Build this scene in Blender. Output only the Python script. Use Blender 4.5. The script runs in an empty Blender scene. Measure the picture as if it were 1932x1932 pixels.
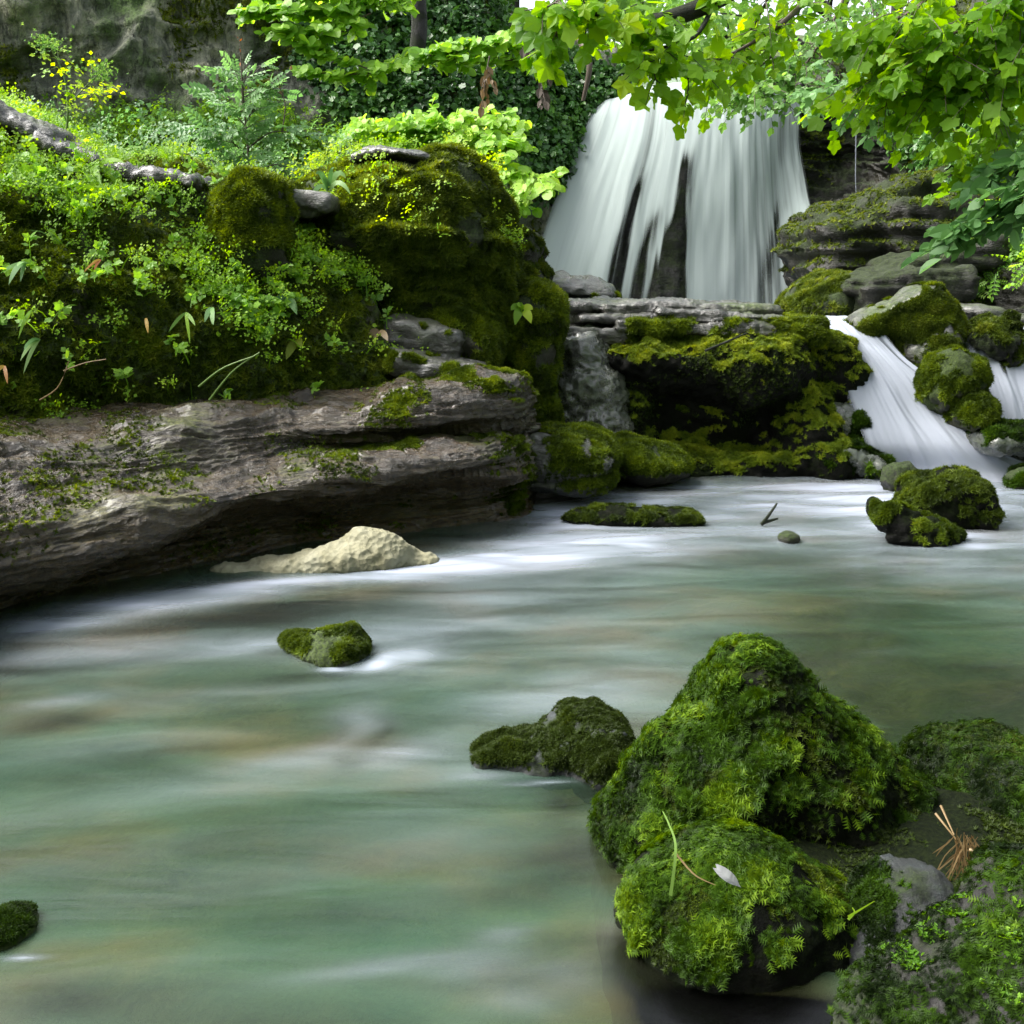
import bpy, math, random
import numpy as np
from mathutils import Vector
SC = bpy.context.scene
COL = SC.collection
rng = np.random.default_rng(11)
random.seed(5)

# ------------------------------------------------------------------ camera
H = 1.2; TH = math.radians(12.3); CT, ST = math.cos(TH), math.sin(TH)
def ray(u, v):
    nx = (u-966)/966*.5; nz = (966-v)/966*.5
    return nx, CT+nz*ST, nz*CT-ST
def P(u, v, Y):
    a, b, c = ray(u, v); t = Y/b
    return np.array((a*t, Y, H+c*t))
def W(u, v, z=0.0):
    a, b, c = ray(u, v); t = (z-H)/c
    return np.array((a*t, b*t, z))
def PX(Y): return Y/CT*.5/966           # metres per photo pixel at depth Y

cd = bpy.data.cameras.new('camera'); co = bpy.data.objects.new('camera', cd); COL.objects.link(co)
co.location = (0, 0, H); co.rotation_euler = (math.pi/2-TH, 0, 0)
cd.sensor_width = 36; cd.lens = 36; cd.clip_start = .05; cd.clip_end = 500
SC.camera = co

# ------------------------------------------------------------------ noise
_perm = rng.permutation(256); _perm = np.concatenate([_perm, _perm, _perm])
_g = rng.normal(size=(256, 3)); _g /= np.linalg.norm(_g, axis=1)[:, None]; _g = _g.astype(np.float32)
def pn(p):
    p = np.asarray(p, np.float32); i = np.floor(p).astype(np.int64); f = (p-i).astype(np.float32); i &= 255
    w = f*f*f*(f*(f*6-15)+10); out = 0
    for dx in (0, 1):
        wx = w[:, 0] if dx else 1-w[:, 0]
        for dy in (0, 1):
            wy = w[:, 1] if dy else 1-w[:, 1]
            for dz in (0, 1):
                wz = w[:, 2] if dz else 1-w[:, 2]
                h = _perm[_perm[_perm[(i[:, 0]+dx) & 255]+((i[:, 1]+dy) & 255)]+((i[:, 2]+dz) & 255)]
                out = out+wx*wy*wz*(_g[h]*(f-np.array((dx, dy, dz), np.float32))).sum(1)
    return out*1.5
def fbm(p, f, o=4, gain=.5):
    p = np.asarray(p); s = 0; a = 1.
    for k in range(o):
        s = s+a*pn(p*f+17.3*k); f *= 2.03; a *= gain
    return s
def ridged(p, f, o=3):
    s = 0; a = 1.
    for k in range(o):
        s = s+a*(1-2*np.abs(pn(p*f+9.1*k))); f *= 2.1; a *= .5
    return s
def sst(a, b, x):
    t = np.clip((x-a)/(b-a), 0, 1); return t*t*(3-2*t)

# ------------------------------------------------------------------ mesh helpers
def mesh(name, V, F, mat, parent=None, smooth=True, attrs=None):
    V = np.ascontiguousarray(V, np.float32); F = np.ascontiguousarray(F, np.int32)
    me = bpy.data.meshes.new(name); k = F.shape[1]
    me.vertices.add(len(V)); me.vertices.foreach_set('co', V.ravel())
    me.loops.add(F.size); me.loops.foreach_set('vertex_index', F.ravel())
    me.polygons.add(len(F)); me.polygons.foreach_set('loop_start', np.arange(0, F.size, k, dtype=np.int32))
    me.update(calc_edges=True)
    me.polygons.foreach_set('use_smooth', np.full(len(F), smooth))
    for an, av in (attrs or {}).items():
        av = np.asarray(av, np.float32)
        if av.ndim == 1:
            a = me.attributes.new(an, 'FLOAT', 'POINT'); a.data.foreach_set('value', av)
        else:
            a = me.attributes.new(an, 'FLOAT_VECTOR', 'POINT'); a.data.foreach_set('vector', av.ravel())
    if mat: me.materials.append(mat)
    o = bpy.data.objects.new(name, me); COL.objects.link(o)
    if parent: o.parent = parent
    return o
def tag(o, label=None, cat=None, group=None, kind=None):
    for k, v in (('label', label), ('category', cat), ('group', group), ('kind', kind)):
        if v: o[k] = v
    return o
def empty(name, label, cat, group=None, kind=None):
    o = bpy.data.objects.new(name, None); COL.objects.link(o); o.empty_display_size = .1
    return tag(o, label, cat, group, kind)
def normals(V, F):
    N = np.zeros_like(V)
    a = V[F[:, 0]]; b = V[F[:, 1]]; c = V[F[:, 2]]; d = V[F[:, -1]]
    n = np.cross(c-a, d-b) if F.shape[1] == 4 else np.cross(b-a, c-a)
    for k in range(F.shape[1]): np.add.at(N, F[:, k], n)
    return N/(np.linalg.norm(N, axis=1)[:, None]+1e-12)

# ------------------------------------------------------------------ solid rocks: distance fields meshed by surface nets
def rot(rx=0, ry=0, rz=0):
    rx, ry, rz = map(math.radians, (rx, ry, rz))
    X = np.array([[1, 0, 0], [0, math.cos(rx), -math.sin(rx)], [0, math.sin(rx), math.cos(rx)]])
    Yr = np.array([[math.cos(ry), 0, math.sin(ry)], [0, 1, 0], [-math.sin(ry), 0, math.cos(ry)]])
    Z = np.array([[math.cos(rz), -math.sin(rz), 0], [math.sin(rz), math.cos(rz), 0], [0, 0, 1]])
    return Z@Yr@X
def E(u, v, Y, ru, rv, rd, roll=0, pitch=0, yaw=0):     # ellipsoid, radii from photo pixels at that depth, rd in metres
    s = PX(Y); return ('e', P(u, v, Y), np.array((ru*s, rd, rv*s)), rot(pitch, roll, yaw))
def B(u, v, Y, ru, rv, rd, rnd=.3, roll=0, pitch=0, yaw=0):
    s = PX(Y); return ('b', P(u, v, Y), np.array((ru*s, rd, rv*s)), rot(pitch, roll, yaw), rnd)
def prim_d(pr, p):
    q = (p-pr[1])@pr[3]; r = pr[2]
    if pr[0] == 'e':
        k0 = np.linalg.norm(q/r, axis=1); k1 = np.linalg.norm(q/(r*r), axis=1)+1e-9
        return k0*(k0-1)/k1
    rr = min(r)*pr[4]; a = np.abs(q)-(r-rr)
    return np.linalg.norm(np.maximum(a, 0), axis=1)+np.minimum(a.max(1), 0)-rr
def sdf(prims, p, k, cuts=()):
    d = None
    for pr in prims:
        e = prim_d(pr, p)
        if d is None: d = e
        else:
            h = np.clip(.5+.5*(d-e)/k, 0, 1); d = d*(1-h)+e*h-k*h*(1-h)
    for pr in cuts:
        e = -prim_d(pr, p); h = np.clip(.5-.5*(d-e)/k, 0, 1); d = d*(1-h)+e*h+k*h*(1-h)
    return d
def surfnet(f, lo, hi, h):
    n = [int(math.ceil((hi[i]-lo[i])/h))+1 for i in range(3)]
    ax = [lo[i]+h*np.arange(n[i]) for i in range(3)]
    G = np.stack(np.meshgrid(*ax, indexing='ij'), -1).reshape(-1, 3)
    D = np.concatenate([f(g) for g in np.array_split(G, max(1, len(G)//400000))]).reshape(n)
    S = D < 0; nx, ny, nz = n
    c = np.zeros((nx-1, ny-1, nz-1), np.int8)
    for dx in (0, 1):
        for dy in (0, 1):
            for dz in (0, 1): c += S[dx:nx-1+dx, dy:ny-1+dy, dz:nz-1+dz]
    m = (c > 0) & (c < 8); idx = -np.ones(m.shape, np.int64); ii = np.argwhere(m); idx[m] = np.arange(len(ii))
    acc = np.zeros((len(ii), 3)); cnt = np.zeros(len(ii))
    cor = [(a, b, e) for a in (0, 1) for b in (0, 1) for e in (0, 1)]
    for a in cor:
        for axd in range(3):
            if a[axd]: continue
            b = list(a); b[axd] = 1
            A = D[ii[:, 0]+a[0], ii[:, 1]+a[1], ii[:, 2]+a[2]]; Bv = D[ii[:, 0]+b[0], ii[:, 1]+b[1], ii[:, 2]+b[2]]
            x = (A < 0) != (Bv < 0); t = np.where(x, A/np.where(x, A-Bv, 1), 0)
            pt = np.tile(np.array(a, float), (len(ii), 1)); pt[:, axd] += t
            acc += pt*x[:, None]; cnt += x
    V = np.array(lo)+h*(ii+acc/cnt[:, None])
    Fs = []
    for axd in range(3):
        o1, o2 = [(1, 2), (2, 0), (0, 1)][axd]
        sl = [slice(None)]*3; sl2 = [slice(None)]*3; sl[axd] = slice(0, -1); sl2[axd] = slice(1, None)
        a = S[tuple(sl)]; b = S[tuple(sl2)]
        e = np.argwhere(a != b); e = e[(e[:, o1] > 0) & (e[:, o2] > 0) & (e[:, o1] < n[o1]-1) & (e[:, o2] < n[o2]-1)]
        ins = a[tuple(e.T)]
        def cid(d1, d2):
            q = e.copy(); q[:, o1] -= d1; q[:, o2] -= d2; return idx[tuple(q.T)]
        q = np.stack([cid(1, 1), cid(0, 1), cid(0, 0), cid(1, 0)], 1)
        q[~ins] = q[~ins][:, ::-1]; Fs.append(q)
    return V, np.concatenate(Fs)
def roughen(V, F, amps, strata=0, sf=9., seed=0., smoothing=1):
    N = normals(V, F); d = np.zeros(len(V)); off = np.array((seed*7.1, seed*3.3, seed*5.7))
    for kind, fr, am in amps:
        d += am*(fbm(V+off, fr, 3) if kind == 'f' else ridged(V+off, fr, 3))
    if strata:
        w = V[:, 2]+.05*fbm(V+off, 1.6, 2); z3 = np.stack([V[:, 0]*.4, V[:, 1]*.4, w*sf], 1)
        d += (.6*strata*ridged(z3+off, 1., 2)+1.1*strata*((w*sf*.55+.5*pn(V*1.3+off)) % 1.-.5))*np.clip(1.15-np.abs(N[:, 2]), 0, 1)
    V2 = V+N*d[:, None]
    return V2, F
def rock_geo(prims, h, k=.06, cuts=(), amps=(('f', 3., .03), ('f', 12., .012)), strata=0, sf=9., seed=0., zmin=None):
    R = [np.linalg.norm(pr[2]) if pr[0] == 'e' else np.linalg.norm(pr[2]) for pr in prims]
    ex = [np.abs(pr[3])@pr[2] for pr in prims]
    lo = np.min([pr[1]-e for pr, e in zip(prims, ex)], 0)-k-3*h; hi = np.max([pr[1]+e for pr, e in zip(prims, ex)], 0)+k+3*h
    if zmin is not None: lo[2] = max(lo[2], zmin)
    V, F = surfnet(lambda p: sdf(prims, p, k, cuts), lo, hi, h)
    return roughen(V, F, amps, strata, sf, seed)

# ------------------------------------------------------------------ patch surfaces through control rows
def crom(C, n):                                          # C (m, ..., ) along axis 0 -> n samples
    m = len(C); t = np.linspace(0, m-1, n); i = np.minimum(t.astype(int), m-2); f = (t-i).reshape((-1,)+(1,)*(C.ndim-1))
    g = lambda j: C[np.clip(j, 0, m-1)]
    a, b, c, d = g(i-1), g(i), g(i+1), g(i+2)
    return .5*(2*b+(c-a)*f+(2*a-5*b+4*c-d)*f*f+(3*b-a-3*c+d)*f**3)
def patch(ctrl, r, c):
    C = np.array(ctrl, float); G = crom(C, r); G = crom(np.swapaxes(G, 0, 1), c); G = np.swapaxes(G, 0, 1)
    i = np.arange(r*c).reshape(r, c)
    F = np.stack([i[:-1, :-1], i[:-1, 1:], i[1:, 1:], i[1:, :-1]], -1).reshape(-1, 4)
    return G.reshape(-1, 3), F

# ------------------------------------------------------------------ scatter
def sample(V, F, n, weight=None):
    T = np.concatenate([F[:, [0, 1, 2]], F[:, [0, 2, 3]]]) if F.shape[1] == 4 else F
    a, b, c = V[T[:, 0]], V[T[:, 1]], V[T[:, 2]]
    cr = np.cross(b-a, c-a); A = np.linalg.norm(cr, axis=1); w = A.copy()
    NV = normals(V, F)
    if weight is not None: w = w*weight((a+b+c)/3, (NV[T[:, 0]]+NV[T[:, 1]]+NV[T[:, 2]])/3)
    w = np.maximum(w, 0); s = w.sum()
    if s <= 0: return np.zeros((0, 3)), np.zeros((0, 3))
    k = rng.choice(len(T), n, p=w/s)
    r1 = np.sqrt(rng.random(n)); r2 = rng.random(n)
    q = np.stack([1-r1, r1*(1-r2), r1*r2], 1)
    p = a[k]*q[:, :1]+b[k]*q[:, 1:2]+c[k]*q[:, 2:]
    nn = NV[T[k, 0]]*q[:, :1]+NV[T[k, 1]]*q[:, 1:2]+NV[T[k, 2]]*q[:, 2:]
    return p, nn/(np.linalg.norm(nn, axis=1)[:, None]+1e-9)
def unit(a): return a/(np.linalg.norm(a, axis=-1, keepdims=True)+1e-9)
def place(T, TF, pos, ydir, zdir, scale, tint):           # copies template (k,3): x across, y along, z up
    y = unit(ydir); x = unit(np.cross(y, zdir)); z = np.cross(x, y)
    sc = np.asarray(scale); sc = sc[:, None] if sc.ndim == 1 else sc
    if sc.shape[1] == 1: sc = np.repeat(sc, 3, 1)
    if len(pos) > 50 and len(T) in (9, 10, 17): sc = sc*np.stack([.75+.4*rng.random(len(pos)), .85+.3*rng.random(len(pos)), -.5+4*rng.random(len(pos))], 1)
    L = T[None]*sc[:, None, :]
    Vt = pos[:, None]+L[..., :1]*x[:, None]+L[..., 1:2]*y[:, None]+L[..., 2:]*z[:, None]
    n, k = len(pos), len(T)
    Ft = TF[None]+(np.arange(n)*k)[:, None, None]
    return Vt.reshape(-1, 3), Ft.reshape(-1, TF.shape[1]), np.repeat(tint, k)
def cat(parts):
    Vs, Fs, As, o = [], [], [], 0
    for q in parts:
        V, F = q[0], q[1]; Vs.append(V); Fs.append(F+o); o += len(V)
        As.append(q[2] if len(q) > 2 else np.full(len(V), .5))
    return np.concatenate(Vs), np.concatenate(Fs), np.concatenate(As)
def tube(pts, rad, n=6):
    pts = np.array(pts, float); m = len(pts); rad = np.broadcast_to(np.asarray(rad, float), (m,))
    t = unit(np.gradient(pts, axis=0)); up = np.where(np.abs(t[:, 2:]) > .9, np.array([[1., 0, 0]]), np.array([[0, 0, 1.]]))
    a = unit(np.cross(t, up)); b = np.cross(a, t); an = np.arange(n)*2*math.pi/n
    V = (pts[:, None]+rad[:, None, None]*(np.cos(an)[None, :, None]*a[:, None]+np.sin(an)[None, :, None]*b[:, None])).reshape(-1, 3)
    i = np.arange(m*n).reshape(m, n); j = np.roll(i, -1, 1)
    F = np.stack([i[:-1], j[:-1], j[1:], i[1:]], -1).reshape(-1, 4)
    return V, F

# leaf templates (triangles)
def fan(outline, centre=(0, 0, 0)):
    V = np.array([centre]+list(outline), float); n = len(outline)
    return V, np.array([(0, i+1, (i+1) % n+1) for i in range(n)])
def t_sprig(pairs=4):
    V, F = [], []
    def tri(a, b, c): F.append((len(V), len(V)+1, len(V)+2)); V.extend([a, b, c])
    tri((-.05, 0, 0), (.05, 0, 0), (0, 1, .1))
    for i in range(pairs):
        y = .12+.72*i/pairs; l = .42*(1-.6*abs(i/pairs-.3))
        for s in (-1, 1):
            tri((0, y-.07, .02+.1*y), (0, y+.07, .02+.1*y), (s*l, y+.3*l+.06, .1*y-.06))
    return np.array(V), np.array(F)
def t_tuft(n=5, seed=1):
    r = np.random.default_rng(seed); V, F = [], []
    for i in range(n):
        a = 2*math.pi*(i+r.random()*.6)/n; d = np.array((math.cos(a), math.sin(a), 0)); q = np.array((-d[1], d[0], 0))
        l = .6+.4*r.random(); up = .25+.5*r.random()
        F.append((len(V), len(V)+1, len(V)+2)); V += [tuple(-q*.16), tuple(q*.16), tuple(d*l+np.array((0, 0, up)))]
        F.append((len(V)-3, len(V)-2, len(V)))
        V.append(tuple(d*l*.55+q*.3+np.array((0, 0, up*.8))))
    return np.array(V), np.array(F)
OVAL = fan([(0, 0, 0), (.26, .25, .04), (.3, .5, .05), (.18, .8, .02), (0, 1, -.06), (-.18, .8, .02), (-.3, .5, .05), (-.26, .25, .04)], (0, .45, -.03))
ROUND = fan([(0, 0, 0), (.35, .02, .05), (.5, .35, .02), (.4, .75, -.02), (.08, 1, -.12), (-.1, .98, -.1), (-.42, .75, -.02), (-.5, .35, .02), (-.35, .02, .05)], (0, .4, 0))
_pal = []
for a, r in ((-2.6, .4), (-2.2, .6), (-1.8, .54), (-1.2, .82), (-.88, .74), (-.58, .66), (-.28, .84), (0, .98), (.28, .84), (.58, .66), (.88, .74), (1.2, .82), (1.8, .54), (2.2, .6), (2.6, .4)):
    _pal.append((math.sin(a)*r*.62, .38+math.cos(a)*r*.62, .06*abs(math.sin(a))-.12*r*r))
PALM = fan([(0, .02, 0)]+_pal[::-1], (0, .38, 0))
SPRIG = t_sprig(); TUFT = t_tuft(); TUFT2 = t_tuft(4, 3)
def t_pinnate(pairs=5, lw=.16, ll=.3, terminal=True):
    V, F = [], []
    def leaf(p, d, l, w):
        d = np.array(d); d = d/np.linalg.norm(d); q = np.array((-d[1], d[0], 0)); p = np.array(p); b = len(V)
        V.extend([p, p+d*l*.45+q*w*.5+(0, 0, .02), p+d*l+(0, 0, -.05), p+d*l*.45-q*w*.5+(0, 0, .02)]); F.extend([(b, b+1, b+2), (b, b+2, b+3)])
    b = len(V); V.extend([np.array((-.012, 0, 0)), np.array((.012, 0, 0)), np.array((0, .9, -.05))]); F.append((b, b+1, b+2))
    for i in range(pairs):
        y = .22+.66*i/pairs; s = 1-.45*abs(i/pairs-.35)
        for sg in (-1, 1): leaf((0, y, -.05*y), (sg, .45, 0), ll*s, lw*s)
    if terminal: leaf((0, .85, -.05), (0, 1, 0), ll*.9, lw)
    return np.array([np.asarray(v, float) for v in V]), np.array(F)
PINN = t_pinnate(4, .24, .34)
LACE = t_pinnate(4, .16, .26)
def t_herb():
    V, F = [], []
    base = t_pinnate(1, .38, .42)
    o = 0
    for a, s in ((0, 1.), (1.0, .8), (-1.0, .8)):
        c, sn = math.cos(a), math.sin(a); R = np.array([[c, sn, 0], [-sn, c, 0], [0, 0, 1]])
        V.append((base[0]*s)@R.T*.62+np.array((0, .38, 0))); F.append(base[1]+o); o += len(base[0])
    V.append(np.array([(-.015, 0, 0), (.015, 0, 0), (0, .4, 0)])); F.append(np.array([(o, o+1, o+2)]))
    return np.concatenate(V), np.concatenate(F)
HERB = t_herb()
# ------------------------------------------------------------------ materials
def nmat(name):
    m = bpy.data.materials.new(name); m.use_nodes = True; nt = m.node_tree; nt.nodes.clear()
    out = nt.nodes.new('ShaderNodeOutputMaterial')
    def nd(t, **kw):
        n = nt.nodes.new(t)
        for k, v in kw.items():
            if k.startswith('i_'): n.inputs[k[2:].replace('_', ' ')].default_value = v
            else: setattr(n, k, v)
        return n
    return m, nt, out, nd, nt.links.new
def c4(c): return (c[0], c[1], c[2], 1)
def ramp(nd, stops):
    r = nd('ShaderNodeValToRGB'); e = r.color_ramp.elements
    while len(e) < len(stops): e.new(.5)
    for x, (p, c) in zip(e, stops): x.position = p; x.color = c4(c) if not isinstance(c, float) else (c, c, c, 1)
    return r
def leaf_mat(name, ca, cb, cc=None, tr=.45, rough=.45, spec=.35, val=1.6):
    m, nt, out, nd, ln = nmat(name)
    at = nd('ShaderNodeAttribute', attribute_name='tint')
    st = [(0., ca), (1., cb)] if cc is None else [(0., ca), (.6, cb), (1., cc)]
    r = ramp(nd, st); ln(at.outputs['Fac'], r.inputs[0])
    p = nd('ShaderNodeBsdfPrincipled'); p.inputs['Roughness'].default_value = rough; p.inputs['Specular IOR Level'].default_value = spec
    t = nd('ShaderNodeBsdfTranslucent'); mx = nd('ShaderNodeMixShader'); mx.inputs[0].default_value = tr
    hs = nd('ShaderNodeHueSaturation'); hs.inputs['Saturation'].default_value = 1.1; hs.inputs['Hue'].default_value = .485; hs.inputs['Value'].default_value = val
    ln(r.outputs[0], p.inputs['Base Color']); ln(r.outputs[0], hs.inputs['Color']); ln(hs.outputs[0], t.inputs[0])
    ln(p.outputs[0], mx.inputs[1]); ln(t.outputs[0], mx.inputs[2]); ln(mx.outputs[0], out.inputs[0])
    return m
def rock_mat(name, dark, mid, pale, moss=(.02, .035, .006), moss2=(.06, .085, .012), mlo=.45, mhi=.62, up=.25, rough=(.3, .7), scale=1., bump=.6, strata=0., wet=.5, coat=0., stain=None):
    """stone of three tones with patches of thin moss growing where a noise field plus the slope allows it"""
    m, nt, out, nd, ln = nmat(name)
    g = nd('ShaderNodeNewGeometry'); mp = nd('ShaderNodeMapping'); mp.inputs['Scale'].default_value = (1, 1, 1+strata)
    ln(g.outputs['Position'], mp.inputs[0])
    n1 = nd('ShaderNodeTexNoise', i_Scale=2.6*scale, i_Detail=9., i_Roughness=.62); ln(mp.outputs[0], n1.inputs[0])
    n2 = nd('ShaderNodeTexNoise', i_Scale=22*scale, i_Detail=6., i_Roughness=.65); ln(mp.outputs[0], n2.inputs[0])
    n3 = nd('ShaderNodeTexNoise', i_Scale=1.7*scale, i_Detail=7., i_Roughness=.6); ln(g.outputs['Position'], n3.inputs[0])
    vo = nd('ShaderNodeTexVoronoi', feature='DISTANCE_TO_EDGE', i_Scale=5*scale); 
    wv = nd('ShaderNodeMixRGB', blend_type='ADD'); wv.inputs[0].default_value = .25; ln(mp.outputs[0], wv.inputs[1]); ln(n2.outputs['Color'], wv.inputs[2]); ln(wv.outputs[0], vo.inputs[0])
    a = nd('ShaderNodeMath', operation='MULTIPLY_ADD'); ln(n2.outputs[0], a.inputs[0]); a.inputs[1].default_value = .45; 
    b = nd('ShaderNodeMath', operation='MULTIPLY'); ln(n1.outputs[0], b.inputs[0]); b.inputs[1].default_value = .75; ln(b.outputs[0], a.inputs[2])
    r = ramp(nd, [(.42, dark), (.6, mid), (.78, pale)]); ln(a.outputs[0], r.inputs[0])
    cr = nd('ShaderNodeMapRange'); cr.inputs[1].default_value = 0; cr.inputs[2].default_value = .03; cr.inputs[3].default_value = .35; cr.inputs[4].default_value = 1; ln(vo.outputs[0], cr.inputs[0])
    mu = nd('ShaderNodeMixRGB', blend_type='MULTIPLY'); mu.inputs[0].default_value = .6; ln(r.outputs[0], mu.inputs[1]); ln(cr.outputs[0], mu.inputs[2])
    sx = nd('ShaderNodeSeparateXYZ'); ln(g.outputs['Normal'], sx.inputs[0])
    ma = nd('ShaderNodeMath', operation='MULTIPLY_ADD'); ln(sx.outputs[2], ma.inputs[0]); ma.inputs[1].default_value = up*.5; ln(n3.outputs[0], ma.inputs[2])
    mb = nd('ShaderNodeMath', operation='MULTIPLY_ADD'); ln(n2.outputs[0], mb.inputs[0]); mb.inputs[1].default_value = .25; ln(ma.outputs[0], mb.inputs[2])
    mr = nd('ShaderNodeMapRange'); mr.inputs[1].default_value = mlo+.1; mr.inputs[2].default_value = mhi+.1; ln(mb.outputs[0], mr.inputs[0])
    n4 = nd('ShaderNodeTexNoise', i_Scale=60*scale, i_Detail=4.); ln(g.outputs['Position'], n4.inputs[0])
    mc = ramp(nd, [(.35, moss), (.68, moss2)]); ln(n4.outputs[0], mc.inputs[0])
    mx = nd('ShaderNodeMixRGB'); ln(mr.outputs[0], mx.inputs[0]); ln(mu.outputs[0], mx.inputs[1]); ln(mc.outputs[0], mx.inputs[2])
    base = mx.outputs[0]
    if stain:                                               # ochre mineral staining on the lowest courses
        ps = nd('ShaderNodeSeparateXYZ'); ln(g.outputs['Position'], ps.inputs[0]); zz = nd('ShaderNodeMath', operation='MULTIPLY_ADD'); ln(n3.outputs[0], zz.inputs[0]); zz.inputs[1].default_value = -.35; ln(ps.outputs[2], zz.inputs[2])
        zr = nd('ShaderNodeMapRange'); zr.inputs[1].default_value = stain[0]; zr.inputs[2].default_value = stain[1]; zr.inputs[3].default_value = .85; zr.inputs[4].default_value = 0; ln(zz.outputs[0], zr.inputs[0])
        zm = nd('ShaderNodeMixRGB'); ln(zr.outputs[0], zm.inputs[0]); ln(base, zm.inputs[1]); oc = ramp(nd, [(.4, (.02, .012, .004)), (.65, (.13, .075, .018))]); ln(n2.outputs[0], oc.inputs[0]); ln(oc.outputs[0], zm.inputs[2]); base = zm.outputs[0]
    p = nd('ShaderNodeBsdfPrincipled'); ln(base, p.inputs['Base Color'])
    rr = nd('ShaderNodeMapRange'); rr.inputs[1].default_value = .3; rr.inputs[2].default_value = .7; rr.inputs[3].default_value = rough[0]; rr.inputs[4].default_value = rough[1]; ln(n3.outputs[0], rr.inputs[0])
    rm = nd('ShaderNodeMath', operation='MULTIPLY_ADD', use_clamp=True); ln(mr.outputs[0], rm.inputs[0]); rm.inputs[1].default_value = .5; ln(rr.outputs[0], rm.inputs[2]); ln(rm.outputs[0], p.inputs['Roughness'])
    p.inputs['Specular IOR Level'].default_value = wet; p.inputs['Coat Weight'].default_value = coat; p.inputs['Coat Roughness'].default_value = .22
    bh = nd('ShaderNodeMath', operation='MULTIPLY_ADD'); ln(n2.outputs[0], bh.inputs[0]); bh.inputs[1].default_value = .6; ln(n1.outputs[0], bh.inputs[2])
    b2 = nd('ShaderNodeMath', operation='MULTIPLY_ADD'); ln(cr.outputs[0], b2.inputs[0]); b2.inputs[1].default_value = .25; ln(bh.outputs[0], b2.inputs[2])
    b3 = nd('ShaderNodeMath', operation='MULTIPLY_ADD'); ln(n4.outputs[0], b3.inputs[0]); b3.inputs[1].default_value = .3; ln(b2.outputs[0], b3.inputs[2])
    bp = nd('ShaderNodeBump'); bp.inputs['Strength'].default_value = bump; bp.inputs['Distance'].default_value = .05/scale; ln(b3.outputs[0], bp.inputs['Height']); ln(bp.outputs[0], p.inputs['Normal'])
    ln(p.outputs[0], out.inputs[0])
    return m
M = {}
M['lime'] = rock_mat('wet_limestone', (.008, .008, .006), (.036, .034, .028), (.12, .12, .115), up=.1, mlo=.55, mhi=.75, rough=(.18, .5), strata=1.5, wet=.7, coat=.4)
M['soil'] = rock_mat('mossy_stone', (.006, .007, .003), (.02, .022, .008), (.05, .05, .02), moss=(.012, .02, .004), moss2=(.045, .07, .01), mlo=.38, mhi=.5, up=.3, rough=(.6, .9), scale=2.)
M['dark'] = rock_mat('dark_mossy_stone', (.004, .004, .003), (.012, .012, .006), (.035, .032, .018), moss=(.008, .013, .003), moss2=(.03, .05, .008), mlo=.42, mhi=.6, up=.35, rough=(.5, .85), scale=1.5)
M['ledge'] = rock_mat('brown_limestone', (.007, .0045, .002), (.045, .027, .009), (.11, .082, .045), moss=(.04, .05, .008), moss2=(.11, .12, .015), up=.22, mlo=.62, mhi=.78, rough=(.16, .42), strata=3., wet=.8, bump=1., coat=.35, stain=(-.02, .22), scale=1.4)
M['cliff'] = rock_mat('cliff_limestone', (.03, .037, .024), (.1, .11, .075), (.36, .35, .24), moss=(.04, .065, .02), moss2=(.09, .15, .035), up=.0, mlo=.52, mhi=.66, rough=(.6, .9), scale=.75, bump=1., strata=-.65)
M['wall'] = rock_mat('damp_rock_wall', (.002, .002, .0014), (.0065, .006, .003), (.022, .02, .011), moss=(.007, .012, .003), moss2=(.022, .034, .006), up=.3, mlo=.48, mhi=.62, rough=(.35, .75), strata=2., scale=.8, wet=.5)
M['tufa'] = rock_mat('wet_tufa', (.012, .014, .008), (.04, .045, .028), (.12, .13, .1), moss=(.012, .022, .006), moss2=(.03, .05, .012), up=.2, mlo=.52, mhi=.68, rough=(.08, .28), scale=3.2, wet=1., bump=1., coat=1.)
M['black'] = rock_mat('black_wet_shade_stone', (.0015, .0015, .001), (.003, .0033, .002), (.009, .009, .005), moss=(.002, .004, .001), moss2=(.007, .011, .002), up=.3, mlo=.5, mhi=.66, rough=(.5, .85), scale=2., wet=.12)  # wet black stone; also holds the shade of rock fronts in its colour
M['lichen'] = rock_mat('lichened_stone', (.002, .003, .003), (.008, .011, .011), (.032, .042, .046), moss=(.006, .011, .002), moss2=(.018, .03, .005), up=.1, mlo=.55, mhi=.7, rough=(.5, .8), scale=4.)
M['bed'] = rock_mat('stream_bed', (.012, .02, .01), (.055, .058, .02), (.17, .12, .045), moss=(.012, .026, .012), moss2=(.035, .06, .03), up=.0, mlo=.45, mhi=.6, rough=(.5, .8), scale=.8)
M['bark'] = rock_mat('bark', (.0015, .0012, .001), (.0045, .0038, .003), (.015, .013, .011), moss=(.004, .007, .002), moss2=(.014, .022, .004), mlo=.5, mhi=.65, rough=(.6, .9), scale=3., strata=0)
M['earth'] = rock_mat('woodland_earth', (.012, .012, .006), (.03, .03, .012), (.06, .055, .03), mlo=.35, mhi=.55, rough=(.7, .9))
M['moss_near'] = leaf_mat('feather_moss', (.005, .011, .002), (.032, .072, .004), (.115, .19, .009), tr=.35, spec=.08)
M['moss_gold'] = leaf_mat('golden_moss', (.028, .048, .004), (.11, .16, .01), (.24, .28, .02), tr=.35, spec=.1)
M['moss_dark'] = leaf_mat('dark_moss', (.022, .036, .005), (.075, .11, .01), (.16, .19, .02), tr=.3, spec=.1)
M['herb'] = leaf_mat('herb_leaf', (.07, .16, .016), (.19, .35, .025), (.36, .48, .04), tr=.5, spec=.2, val=1.9)
M['shrub'] = leaf_mat('shrub_leaf', (.07, .17, .05), (.14, .28, .085), (.24, .38, .13), tr=.45)
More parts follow.
